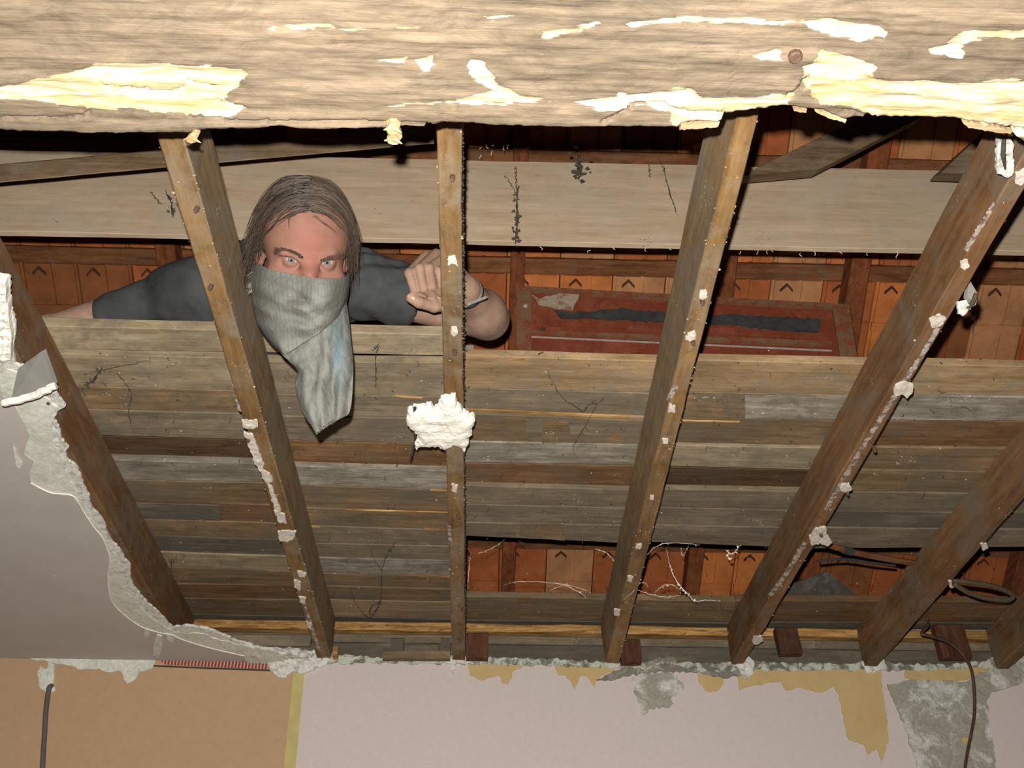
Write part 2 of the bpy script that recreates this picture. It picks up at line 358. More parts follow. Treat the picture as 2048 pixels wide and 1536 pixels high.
def ext(name, poly, mat, thick=.002, **k): return sheet(name, poly, pw, NW, thick, mat, wall, **k)
def wall_quad(name, x0t, x1t, x0b, x1b, mat, off):
    """A full-height strip of paper on the far wall between two seams (world x at the top and at the bottom)."""
    V = [(x0b, YW-off, .1), (x1b, YW-off, .1), (x1t, YW-off, HC-.004), (x0t, YW-off, HC-.004)]
    V += [(x, YW+.001, z) for x, y, z in V]
    return mesh_obj(name, V, [(0, 1, 2, 3), (0, 4, 5, 1), (1, 5, 6, 2), (2, 6, 7, 3), (3, 7, 4, 0)], mat, wall)
sx_t = ony(611, 1330, YW)[0]; sx_b = ony(592, 1536, YW)[0]
sl = (sx_b-sx_t)/(ony(592, 1536, YW)[2]-ony(611, 1330, YW)[2]); zb = .1; zt = HC-.004; zr = ony(611, 1330, YW)[2]
xs = lambda z: sx_t + sl*(z-zr)
wall_quad('peach_wallpaper', XL+.001, xs(zt)-.03, XL+.001, xs(zb)-.03, M['peach'], .001)
wall_quad('yellow_paper_strip', xs(zt)-.034, xs(zt), xs(zb)-.034, xs(zb), M['yellow'], .0014)
wall_quad('pink_wallpaper', xs(zt)-.001, XR-.001, xs(zb)-.001, XR-.001, M['pink'], .002)
# torn backing paper
for poly, sd in (([(935, 1330), (1052, 1332), (1024, 1345), (1024, 1356), (1016, 1370), (1004, 1369), (998, 1352), (966, 1362), (940, 1353)], 3),
                 ([(1108, 1332), (1240, 1336), (1192, 1358), (1190, 1378), (1181, 1366), (1173, 1354), (1160, 1354), (1150, 1380), (1140, 1362), (1131, 1352), (1117, 1352)], 4),
                 ([(1393, 1348), (1448, 1352), (1444, 1372), (1434, 1384), (1412, 1384), (1399, 1370)], 5),
                 ([(1474, 1338), (1761, 1340), (1763, 1380), (1772, 1430), (1776, 1480), (1762, 1530), (1752, 1500), (1735, 1512), (1726, 1490), (1696, 1481), (1688, 1450), (1676, 1390), (1666, 1374), (1642, 1388), (1600, 1377), (1571, 1382), (1561, 1364), (1500, 1374), (1478, 1382)], 6),
                 ([(1808, 1338), (1992, 1333), (1952, 1357), (1872, 1371), (1840, 1368), (1808, 1357)], 7)):
    ext('torn_backing_paper', jag(poly, 1.6, 6, sd), M['ochre'], .0062)
# plaster still stuck to the paper
ext('plaster_patch', jag([(1190, 1362), (1215, 1350), (1262, 1330), (1300, 1322), (1346, 1317), (1352, 1333), (1420, 1338), (1446, 1346), (1482, 1334), (1500, 1350), (1440, 1358), (1420, 1352), (1398, 1346), (1340, 1344), (1260, 1352), (1215, 1362)], 3, 6, 11), M['patch_dark'], .008, step=7, lump=.003, seed=3)
ext('plaster_patch', jag([(1264, 1356), (1300, 1348), (1340, 1346), (1368, 1372), (1346, 1395), (1341, 1414), (1302, 1418), (1287, 1432), (1276, 1422), (1268, 1388)], 4, 5, 12), M['patch'], .0065, step=7, lump=.002, seed=4)
ext('plaster_patch', jag([(1773, 1371), (1830, 1361), (1872, 1363), (1930, 1365), (1952, 1350), (2060, 1308), (2060, 1362), (1985, 1385), (1972, 1402), (1976, 1440), (1984, 1480), (1994, 1580), (1846, 1580), (1815, 1480), (1791, 1412)], 2.5, 7, 13), M['patch'], .009, step=10, lump=.003, freq=35, seed=5)
ext('plaster_patch', jag([(0, 1298), (150, 1308), (312, 1316), (306, 1338), (279, 1345), (269, 1363), (255, 1368), (241, 1341), (214, 1346), (199, 1338), (160, 1341), (148, 1334), (100, 1325), (60, 1318), (0, 1311), (-160, 1304), (-160, 1290)], 2, 8, 14), M['skim'], .006, step=10, lump=.0015, seed=6)
ext('putty_patch', jag([(76, 1350), (82, 1335), (96, 1340), (98, 1322), (110, 1330), (109, 1362), (112, 1384), (96, 1388), (81, 1376)], 1.5, 5, 15), M['skim'], .008, step=6, lump=.003, seed=7)
ext('wallpaper_border', [(308, 1313), (420, 1320), (545, 1326), (545, 1340), (420, 1335), (332, 1330)], M['border'], .0052)
for y0, y1, y2 in ((1312, 1319, 1325), (1331.5, 1336.5, 1341)):
    ext('border_line', [(308, y0), (420, y1), (545, y2), (545, y2+2.4), (420, y1+2.4), (308, y0+2.4)], M['tar'], .0060)
ext('plaster_lump', jag([(532, 1324), (545, 1308), (572, 1299), (612, 1302), (650, 1300), (664, 1318), (648, 1333), (622, 1344), (606, 1352), (594, 1345), (572, 1358), (552, 1352), (540, 1340)], 4, 6, 16), M['plaster_rough'], .012, step=6, lump=.01, dome=.008, seed=8)
ext('plaster_ledge', jag([(640, 1308), (700, 1313), (770, 1317), (880, 1312), (960, 1316), (1100, 1320), (1200, 1326), (1330, 1326), (1430, 1330), (1480, 1322), (1520, 1326), (1700, 1330), (1745, 1322), (1790, 1330), (1920, 1330), (1990, 1318), (2080, 1300), (2080, 1336), (1990, 1337), (1880, 1341), (1770, 1343), (1640, 1342), (1500, 1343), (1400, 1346), (1240, 1337), (1100, 1334), (1000, 1331), (860, 1328), (640, 1328)], 3, 7, 17), M['ledge'], .008, step=9, lump=.003, freq=28, seed=9)
for q, poly in enumerate(([(868, 1317), (884, 1308), (905, 1313), (935, 1318), (948, 1330), (900, 1330)], [(1468, 1322), (1490, 1308), (1506, 1326), (1504, 1350), (1490, 1362), (1478, 1350)], [(1720, 1328), (1745, 1315), (1766, 1322), (1772, 1340), (1735, 1350), (1728, 1342)], [(905, 1328), (912, 1330), (905, 1345), (908, 1352), (902, 1345)])):
    ext('plaster_crumb', jag(poly, 2, 5, 20+q), M['plaster_rough'], .012, step=6, lump=.006, dome=.004, seed=20+q)

# ------------------------------------------------------------------ what is left of the ceiling
ceil = empty('ceiling', (-2.0, 1.8, HC)); tag(ceil, kind='structure')
DN = (0, 0, -1)
pc = lambda px, py: onz(px, py, HC-.0005)
P_out = [(0, 545), (19, 549), (21, 585), (27, 625), (31, 665), (29, 705), (32, 722), (55, 728), (92, 712), (101, 740), (113, 766), (131, 806), (116, 816), (111, 832), (121, 858), (123, 876), (137, 890), (131, 902), (151, 927), (168, 965), (180, 987), (191, 1016), (210, 1046), (226, 1076), (241, 1100), (263, 1126), (262, 1150), (269, 1173), (286, 1190), (301, 1206), (320, 1226), (336, 1241), (347, 1253), (376, 1250), (421, 1256), (461, 1270), (501, 1283), (541, 1293), (571, 1300), (610, 1310), (640, 1322)]
tail = [(640, 1352), (300, 1346), (0, 1334), (-420, 1316), (-420, 545)]
keep = lambda p: p[0] < 2 or p[1] > 1326
sheet('plaster_layer', jag(jag(P_out+tail, 5, 15, 31, skip=keep), 1.6, 4.5, 35, skip=keep), pc, DN, .0065, M['plaster_rough'], ceil, step=9, lump=.0035, freq=45, seed=31)
P_mid = [(0, 752), (14, 738), (40, 742), (70, 778), (100, 800), (112, 812), (103, 830), (108, 862), (105, 880), (118, 905), (124, 930), (150, 975), (164, 1000), (182, 1035), (206, 1070), (222, 1095), (236, 1118), (238, 1145), (246, 1168), (262, 1192), (280, 1210), (300, 1232), (325, 1250), (350, 1262), (400, 1266), (450, 1280), (500, 1293), (545, 1303), (575, 1312)]
sheet('skim_layer', jag(P_mid+[(585, 1350)]+tail[1:-1]+[(-420, 752)], 2, 8, 32, skip=keep), lambda a, b: onz(a, b, HC-.0066), DN, .0026, M['skim'], ceil, step=14, lump=.0012, freq=30, seed=32)
P_in = [(0, 775), (10, 800), (30, 812), (45, 838), (60, 870), (48, 906), (68, 921), (58, 946), (62, 966), (100, 985), (146, 992), (166, 1022), (186, 1052), (205, 1076), (215, 1100), (220, 1120), (216, 1150), (218, 1181), (226, 1206), (250, 1231), (280, 1252), (310, 1263), (345, 1271), (370, 1281), (420, 1296), (480, 1310), (535, 1321)]
sheet('ceiling_paper', jag(P_in+[(560, 1350)]+tail[1:-1]+[(-420, 775)], 1.0, 9, 33, skip=keep), lambda a, b: onz(a, b, HC-.0088), DN, .0016, M['ceil_paper'], ceil)
# curled rim of the torn paper, folded flap, loose shreds
rim = spline([onz(a, b, HC-.0105) for a, b in P_in[8:]], 120)
V, Fc = tube_geo(rim, .0016, 5); mesh_obj('paper_edge', V, Fc, M['plaster'], ceil, True)
fz = [(84, 702, .016), (108, 769, .05), (22, 801, .055), (36, 737, .022)]
fp = [onz(a, b, HC-z) for a, b, z in fz]; fn = np.cross(fp[1]-fp[0], fp[3]-fp[0]); fn /= np.linalg.norm(fn); fn = fn if fn[2] > 0 else -fn
box_px('folded_flap', fp, 0, fn*.011, M['board_face'], ceil)
ed = [fp[2]+np.array([-.012, .0, -.006]), (fp[1]+fp[2])/2+np.array([0, .004, -.005]), fp[1]+np.array([.003, .0, -.002])]
ep = spline(ed, 26); V, Fc = tube_geo(ep + .0018*np.stack([n1(np.arange(26)*.9, 5), n1(np.arange(26)*.8, 6), n1(np.arange(26)*.7, 7)], -1), .0075, 7); mesh_obj('flap_core_edge', V, Fc, M['plaster'], ceil)
sheet('keyed_plaster', jag([(-40, 545), (18, 548), (21, 585), (27, 622), (30, 662), (28, 702), (14, 708), (-40, 690)], 2, 6, 34), pc, DN, .022, M['plaster'], ceil, step=5, lump=.003, ridge=.004, seed=34)
for q, poly in enumerate(([(26, 884), (34, 905), (45, 925), (40, 936), (34, 930)], [(314, 1268), (324, 1270), (326, 1290), (318, 1312), (306, 1308), (308, 1285)], [(290, 1255), (300, 1258), (296, 1272), (288, 1268)], [(332, 1265), (350, 1270), (345, 1284), (335, 1276)])):
    sheet('paper_shred', jag(poly, 1, 6, 40+q), lambda a, b: onz(a, b, HC-.0102), DN, .004, M['skim'], ceil)
sheet('plaster_drip', jag([(490, 1287), (532, 1294), (572, 1304), (568, 1325), (545, 1326), (520, 1320), (500, 1330), (490, 1312)], 2, 6, 46), lambda a, b: onz(a, b, HC-.008), DN, .008, M['skim'], ceil, step=7, lump=.003, seed=46)

# ------------------------------------------------------------------ the big decayed beam overhead
def build_beam():
    edge = [(-260, 262), (0, 264), (40, 267), (120, 265), (215, 270), (330, 268), (372, 268), (420, 262), (520, 262), (560, 256), (600, 263), (760, 260), (870, 255), (905, 250), (1000, 254), (1100, 256), (1180, 258), (1290, 258), (1356, 259), (1362, 252), (1440, 247), (1446, 232), (1500, 228), (1560, 218), (1592, 217), (1640, 224), (1690, 242), (1705, 237), (1760, 240), (1860, 240), (1924, 243), (1935, 252), (1990, 262), (2026, 258), (2030, 275), (2048, 288), (2300, 280)]
    ep = np.array([onz(a, b, ZBEAM) for a, b in edge])
    xs_ = np.concatenate([np.linspace(-2.6, -.72, 40), np.linspace(-.715, .715, 540), np.linspace(.72, 2.7, 40)])
    ye = np.interp(xs_, ep[:, 0], ep[:, 1]) + .0016*n1(xs_*90, 3) + .0012*n1(xs_*260, 4)
    y0 = .50; NV = 92; v = np.linspace(0, 1, NV)
    X = np.repeat(xs_[:, None], NV, 1); Y = y0+(ye[:, None]-y0)*v[None]
    P = np.stack([X, Y, np.full_like(X, ZBEAM)], -1)
    # pixel position of every point, for masks traced in the photograph
    d = P-CAM; dep = d@Fv; PX = 1024+FPX*(d@Rv)/dep; PY = 768-FPX*(d@Uv)/dep
    nzx = 9*fbm(np.stack([X*30, Y*120, X*0], -1), 8, 3); nzy = 4*fbm(np.stack([X*22, Y*90, X*0+4], -1), 9, 3)
    wear = np.zeros_like(X)
    polys = [([(-200, 185), (0, 172), (60, 160), (130, 150), (200, 128), (320, 124), (420, 128), (488, 140), (485, 165), (455, 185), (445, 200), (488, 218), (450, 235), (410, 232), (330, 225), (200, 222), (150, 215), (110, 208), (60, 200), (0, 195), (-200, 200)], 1),
             ([(1590, 170), (1640, 100), (1700, 112), (1752, 130), (1750, 158), (1765, 168), (1850, 160), (1910, 168), (1990, 160), (2300, 170), (2300, 290), (2000, 270), (1900, 245), (1760, 246), (1700, 215), (1632, 207), (1615, 180)], 1),
             ([(1140, 207), (1250, 188), (1380, 172), (1400, 195), (1590, 192), (1570, 224), (1440, 238), (1440, 252), (1356, 260), (1340, 228), (1290, 214), (1200, 220)], .95),
             ([(1660, 40), (1735, 46), (1790, 60), (1760, 76), (1720, 84), (1658, 70), (1600, 46)], 1), ([(928, 120), (966, 124), (972, 142), (1004, 170), (1040, 190), (1120, 200), (900, 206), (990, 176), (938, 156)], .95),
             ([(1500, 120), (1560, 95), (1570, 105), (1555, 122)], .9), ([(1250, 44), (1350, 30), (1550, 38), (1660, 46), (1550, 46), (1350, 42), (1262, 56)], .9), ([(1080, 68), (1150, 58), (1195, 40), (1200, 46), (1160, 66), (1090, 76)], .9),
             ([(440, 64), (560, 50), (660, 46), (672, 54), (840, 52), (840, 58), (660, 60), (560, 58)], .85), ([(1850, 100), (1890, 86), (1920, 66), (2300, 50), (2300, 64), (1940, 80), (1910, 98), (1880, 110)], 1), ([(1878, 95), (1920, 100), (1916, 118), (1884, 112)], .9),
             ([(835, 118), (868, 108), (880, 130), (850, 146), (838, 138)], .8), ([(750, 118), (815, 110), (815, 120), (752, 124)], .8), ([(960, 36), (1030, 30), (1030, 38), (962, 42)], .8), ([(755, 210), (870, 208), (1020, 202), (1020, 208), (860, 214), (760, 218)], .8)]
    rec = np.zeros_like(X)
    for poly, a in polys:
        qx, qy = PX+nzx, PY+nzy; ins = inside(poly, qx, qy); Lp = np.array(poly, float); dm = np.full(X.shape, 1e9)
        for a_, b_ in zip(Lp, np.roll(Lp, -1, 0)):
            ab = b_-a_; t = np.clip(((qx-a_[0])*ab[0]+(qy-a_[1])*ab[1])/(ab@ab+1e-9), 0, 1); dm = np.minimum(dm, np.hypot(qx-a_[0]-t*ab[0], qy-a_[1]-t*ab[1]))
        sd = np.where(ins, dm, -dm); mk = np.clip(.5+sd/14., 0, 1); wear = np.maximum(wear, mk*a); rec = np.maximum(rec, np.clip(sd/8., 0, 1)*.0035)
    z = P[..., 2]
    z += rec + .0013*fbm(np.stack([X*5, Y*70, X*0], -1), 1, 4) + .0014*fbm(np.stack([X*24, Y*190, X*0], -1), 2, 3) + rec*.55*fbm(np.stack([X*26, Y*130, X*0+9], -1), 12, 3)
    # splits along the grain and cracks
    for line, wd, dp in (([(-200, 238), (130, 236), (180, 228)], 2, .010), ([(450, 242), (760, 247), (900, 250), (1100, 256)], 2.2, .014), ([(200, 172), (260, 182), (330, 190), (365, 180), (372, 166), (432, 176)], 2.2, .010), ([(430, 205), (470, 214), (490, 218)], 2, .01), ([(1205, 245), (1240, 228), (1270, 212), (1325, 210), (1345, 222), (1380, 233), (1442, 232)], 2.6, .014), ([(1578, 192), (1592, 186), (1605, 172), (1615, 162)], 3.5, .02), ([(1655, 65), (1700, 66), (1760, 78)], 2, .008), ([(1925, 246), (1985, 254), (2030, 262), (2100, 268)], 2.5, .012), ([(1690, 222), (1750, 238)], 2, .01), ([(120, 215), (190, 222), (330, 226), (455, 238)], 1.6, .005)):
        L = np.array(line, float); dm = np.full(X.shape, 1e9)
        for a, b in zip(L[:-1], L[1:]):
            ab = b-a; t = np.clip(((PX-a[0])*ab[0]+(PY-a[1])*ab[1])/(ab@ab), 0, 1); dm = np.minimum(dm, np.hypot(PX-a[0]-t*ab[0]+nzx*.15, PY-a[1]-t*ab[1]+nzy*.4))
        z += dp*np.clip(1.6-dm/wd, 0, 1)
    # the far arris crumbles upward
    z += .012*np.clip((v[None]-.985)/.015, 0, 1)**2
    H = HC-.001
    prof = np.concatenate([np.stack([xs_, np.full_like(xs_, y0), np.full_like(xs_, H)], -1)[:, None], P, np.stack([xs_, ye-.004, np.full_like(xs_, ZBEAM+.06)], -1)[:, None], np.stack([xs_, np.maximum(ye-.02, y0+.15), np.full_like(xs_, H)], -1)[:, None]], 1)
    n, m = prof.shape[:2]
    I = np.arange(n*m).reshape(n, m)
    Q = np.stack([I[:-1], np.roll(I, -1, 1)[:-1], np.roll(I, -1, 1)[1:], I[1:]], -1).reshape(-1, 4)[:, ::-1]
    o = quad_mesh('oak_beam', prof.reshape(-1, 3), Q, M['beam'], None, True)
    at = o.data.attributes.new('wear', 'FLOAT', 'POINT'); wv = np.zeros((n, m)); wv[:, 1:-2] = wear; at.data.foreach_set('value', wv.ravel().astype(np.float32))
    tag(o, 'thick weathered oak beam with torn yellow wood, crossing overhead in front of the joists', 'beam')
    return o
beam = build_beam()
pb = lambda px, py, dz=0: onz(px, py, ZBEAM+dz)
def shard(name, poly, z, thick, mat, parent): return sheet(name, jag(poly, 1.5, 5, 77), lambda a, b: onz(a, b, z), (0, 0, 1), thick, mat, parent, step=7, lump=.002, seed=7)
M['splinter'] = wood('splinter_wood', (.26, .16, .07), (.36, .26, .14), (.46, .38, .26), 'x')
def stub(px0, py0, px1, py1, zt, r0, r1):
    """A broken wooden peg that hangs from the beam's edge."""
    a = onz(px0, py0, ZBEAM+.01); b = onz(px1, py1, zt); P = spline([a, (a+b)/2+np.array([.003, 0, 0]), b, b+(b-a)*.12], 8)
    mb = MB(); mb.add(*tube_geo(P, np.linspace(r0, r1, 8)*(1+.25*n1(np.arange(8)*1.3, int(px0))), 7))
    for k, (du, dv) in enumerate(((-.012, .001), (.011, -.004), (.004, .006))):
        mb.add(*tube_geo([b, b+np.array([du, .004, dv])], [r1*.5, r1*.08], 4))
    return mb.build('broken_peg', M['splinter'], beam)
stub(392, 252, 384, 276, ZBEAM-.010, .0042, .0072)
stub(780, 236, 786, 256, ZBEAM-.008, .009, .008)
stub(792, 258, 787, 278, ZBEAM-.008, .006, .0085)
for poly in ([(1586, 216), (1614, 218), (1612, 226), (1588, 222)], [(1630, 222), (1660, 224), (1694, 240), (1690, 246), (1652, 234)], [(1362, 250), (1440, 244), (1436, 254), (1358, 260)], [(1925, 244), (1988, 252), (2026, 262), (2020, 268), (1960, 260), (1938, 256)]):
    shard('splinter', poly, ZBEAM+.006, .006, M['splinter'], beam)
def nailhead(p, nrm, r, name, mat, parent, ln=.004):
    nrm = np.asarray(nrm, float); V, Fc = tube_geo([p-nrm*.002, p+nrm*ln*.6, p+nrm*ln], [r, r, r*.75], 9); return mesh_obj(name, V, Fc, mat, parent)
nailhead(pb(1590, 112), (0, 0, -1), .0085, 'bolt_head', M['nail'], beam, .006)

# ------------------------------------------------------------------ joists
def joist(name, L0, R0, L1, R1, mat, label, lean=0.0, end=YW+.30, crumbs=40, seed=1, fluff=60):
    """Bottom-left / bottom-right edges as photographed (near and far pixel); runs from over the beam into the wall head."""
    a0, a1 = onz(*L0, HC), onz(*L1, HC); b0, b1 = onz(*R0, HC), onz(*R1, HC)
    def at(p, q, y): t = (y-p[1])/(q[1]-p[1]); return p+(q-p)*t
    y0, y1 = .42, YW-.004
    up = (lean, 0, JD)
    o = timber(name, at(a0, a1, y0), at(b0, b1, y0), at(a0, a1, y1), at(b0, b1, y1), up, mat, None, 90, .0016, .0025, seed)
    tag(o, label, 'joist', 'ceiling joists')
    rnd = random.Random(seed); mb = MB()
    for _ in range(crumbs):
        y = rnd.uniform(.9, YW-.05); L = at(a0, a1, y); R = at(b0, b1, y); s = rnd.choice([rnd.uniform(0, 1), 0.0, 1.0, 1.0])
        p = L+(R-L)*s + np.array([0, 0, rnd.uniform(-.001, .008 if s in (0, 1) else 0)]); crumbs_geo(mb, p, rnd.choice([.0008, .0012, .0016, .0026])*rnd.uniform(.7, 1.2), rnd.random())
    tag(mb.build('plaster_crumbs', M['crumb'], o), kind='stuff')
    mb = MB()                                                                     # dust and web fluff hanging along the side
    for _ in range(fluff):
        y = rnd.uniform(.9, YW-.15); R = at(b0, b1, y); p = R+np.array([rnd.uniform(.0, .0025)+lean*.3, 0, rnd.uniform(.002, .05)]); crumbs_geo(mb, p, rnd.uniform(.001, .0034), rnd.random())
    if fluff: tag(mb.build('dust_fluff', M['web'], o), kind='stuff')
    if mat is M['joist_ochre']:
        o.data.materials.append(M['joist_side']); nf = len(o.data.polygons); o.data.polygons.foreach_set('material_index', [0 if (f % 8 in (0, 7) or f >= nf-2) else 1 for f in range(nf)])
    return o, (lambda y, s: at(a0, a1, y)*(1-s)+at(b0, b1, y)*s)
J = {}
J[1] = joist('ceiling_joist', (-270, 285), (-205, 285), (347, 1315), (375, 1315), M['joist_brown'], 'brown joist half covered by the remaining plaster ceiling', crumbs=10, seed=11)
J[2] = joist('ceiling_joist', (318, 290), (370, 290), (632, 1310), (660, 1310), M['joist_ochre'], 'ochre joist beside the masked man, its lower end caked with plaster', crumbs=130, seed=12)
J[3] = joist('ceiling_joist', (873, 285), (922, 285), (904, 1310), (930, 1310), M['joist_ochre'], 'joist carrying the big white plaster chunk, in front of the man\'s wrist', crumbs=110, seed=13, fluff=420)
J[4] = joist('ceiling_joist', (1461, 285), (1504, 285), (1214, 1318), (1241, 1318), M['joist_ochre'], 'knotty brown joist crossing in front of the red panel', crumbs=140, seed=14, lean=-.012)
J[5] = joist('ceiling_joist', (2007, 379), (2050, 379), (1480, 1300), (1505, 1300), M['joist_brown'], 'broad smooth brown joist with a cable clip hanging at its edge', crumbs=70, seed=15)
J[6] = joist('ceiling_joist', (1945, 1095), (1974, 1080), (1745, 1315), (1769, 1315), M['joist_brown'], 'brown joist from which the cable loop sticks out', crumbs=30, seed=16)
J[7] = joist('ceiling_joist', (2160, 1180), (2187, 1180), (2020, 1312), (2046, 1312), M['joist_brown'], 'joist end cut off by the lower corner of the view, past the cable loop', crumbs=10, seed=17)

# plaster keys and torn paint left on the joist undersides, nails
def on_joist(k, px, py):
    return onz(px, py, HC)
def flake(k, poly, seed, thick=.004, mat='flake', name='plaster_flake', lump=.003):
    return sheet(name, jag(poly, 1.6, 4, seed), lambda a, b: onz(a, b, HC-.0005), DN, thick, M[mat], J[k][0], step=5, lump=lump, seed=seed)
fl_list = [
 (3, [(897, 512), (911, 510), (914, 520), (916, 530), (910, 526), (903, 524), (896, 528)]), (3, [(903, 652), (914, 652), (916, 664), (908, 670), (902, 664)]), (3, [(903, 966), (915, 968), (914, 982), (904, 980)]),
 (4, [(1400, 580), (1412, 578), (1414, 590), (1404, 596), (1397, 592)]), (4, [(1375, 665), (1390, 660), (1392, 675), (1380, 680), (1370, 676)]), (4, [(1338, 806), (1350, 810), (1350, 822), (1336, 822)]), (4, [(1324, 876), (1336, 876), (1335, 886), (1325, 884)]), (4, [(1300, 988), (1308, 990), (1306, 998), (1299, 996)]), (4, [(1272, 1086), (1284, 1086), (1280, 1096), (1270, 1094)]), (4, [(1255, 1150), (1266, 1152), (1262, 1162), (1254, 1160)]), (4, [(1228, 1216), (1240, 1218), (1238, 1230), (1228, 1228)]),
 (2, [(484, 838), (514, 838), (516, 850), (505, 856), (488, 852)]), (2, [(488, 862), (506, 866), (514, 885), (520, 905), (528, 925), (522, 942), (510, 925), (500, 895)]), (2, [(521, 935), (540, 945), (546, 960), (536, 965), (524, 952)]), (2, [(536, 965), (546, 975), (556, 1000), (562, 1018), (558, 1030), (548, 1010), (540, 985)]), (2, [(548, 1018), (570, 1026), (574, 1045), (558, 1042)]), (2, [(556, 1060), (592, 1060), (588, 1074), (574, 1082), (560, 1080)]), (2, [(595, 1140), (612, 1144), (610, 1152), (598, 1150)]), (2, [(588, 1158), (602, 1162), (600, 1178), (590, 1174)]), (2, [(598, 1192), (612, 1194), (610, 1204), (600, 1202)]), (2, [(612, 1240), (624, 1244), (622, 1256), (614, 1252)]),
 (5, [(1790, 768), (1806, 760), (1826, 766), (1824, 782), (1812, 794), (1802, 786), (1790, 790), (1786, 780)]), (5, [(1682, 966), (1698, 964), (1704, 974), (1696, 984), (1680, 978)]), (5, [(1632, 1054), (1652, 1052), (1652, 1066), (1664, 1082), (1656, 1090), (1640, 1084), (1622, 1088), (1618, 1070)]), (5, [(1920, 520), (1934, 518), (1938, 530), (1928, 538), (1920, 532)]), (5, [(1858, 636), (1880, 626), (1892, 634), (1880, 650), (1862, 652)]), (5, [(1506, 1272), (1522, 1270), (1526, 1280), (1516, 1288), (1505, 1284)]), (5, [(2030, 345), (2060, 330), (2060, 352), (2040, 368), (2030, 364)]),
 (6, [(1960, 1086), (1972, 1084), (1976, 1094), (1966, 1100)]), (6, [(1896, 1160), (1910, 1158), (1912, 1172), (1900, 1174)])]
for q, (k, poly) in enumerate(fl_list): flake(k, poly, 60+q)
for q, (k, px, py) in enumerate([(3, 905, 352), (3, 909, 700), (3, 916, 1030), (3, 927, 1160), (3, 925, 1215), (3, 920, 1278), (4, 1404, 600), (4, 1385, 682), (4, 1243, 1200), (5, 1742, 878), (5, 1748, 895), (5, 1722, 910), (5, 1655, 1020), (5, 1693, 982), (5, 1640, 1066), (2, 497, 876), (2, 395, 415), (2, 424, 570), (6, 2020, 1015), (1, 100, 800)]):
    p = onz(px, py, HC); nailhead(p, np.array([.15*math.sin(q), -.2, -1.]), .0042, 'nail', M['nail'], J[k][0], .012)
# smears of old plaster along arrises of two joists
for k, line, sd in ((5, [(1990, 405), (1960, 452), (1930, 500)], 5), (5, [(1875, 655), (1840, 715), (1805, 765)], 6), (5, [(1790, 790), (1745, 860), (1700, 935), (1650, 1020)], 7), (5, [(1610, 1085), (1580, 1135), (1540, 1190)], 8), (2, [(470, 790), (480, 820)], 9), (2, [(606, 1200), (625, 1260), (640, 1300)], 10), (4, [(1352, 770), (1335, 800)], 11), (3, [(898, 1050), (900, 1080)], 12)):
    c = np.array(line, float); w = 7 if k != 5 else 6
    poly = [tuple(p+np.array([-w*.5, -2])) for p in c]+[tuple(p+np.array([w*.6, 2])) for p in c[::-1]]
    flake(k, poly, 200+sd, .0022, 'smear', 'plaster_smear', .001)
# the big chunk of plaster on the third joist
ck = [(816, 815), (832, 806), (846, 806), (862, 802), (868, 812), (878, 804), (882, 790), (912, 784), (914, 802), (925, 812), (932, 822), (948, 826), (950, 838), (944, 850), (945, 862), (936, 870), (938, 882), (930, 896), (920, 886), (908, 884), (890, 892), (878, 886), (858, 886), (842, 884), (834, 892), (830, 880), (838, 868), (826, 852), (814, 842)]
chunk = sheet('plaster_chunk', jag(ck, 2.5, 4, 91), lambda a, b: onz(a, b, HC-.002), DN, .010, M['plaster'], None, step=5, lump=.0022, dome=.010, ridge=.0009, freq=30, seed=91)
tag(chunk, 'big lumpy white plaster chunk clinging to a joist below the man\'s fist', 'plaster')
V, Fc = tube_geo(spline([onz(830, 815, HC-.014), onz(826, 850, HC-.012), onz(830, 880, HC-.004), onz(824, 908, HC+.004), onz(820, 922, HC+.01)], 20), np.linspace(.0035, .0012, 20)*(1+.6*n1(np.arange(20)*1.1, 4)), 6)
mesh_obj('hanging_fibre', V, Fc, M['web'], chunk)

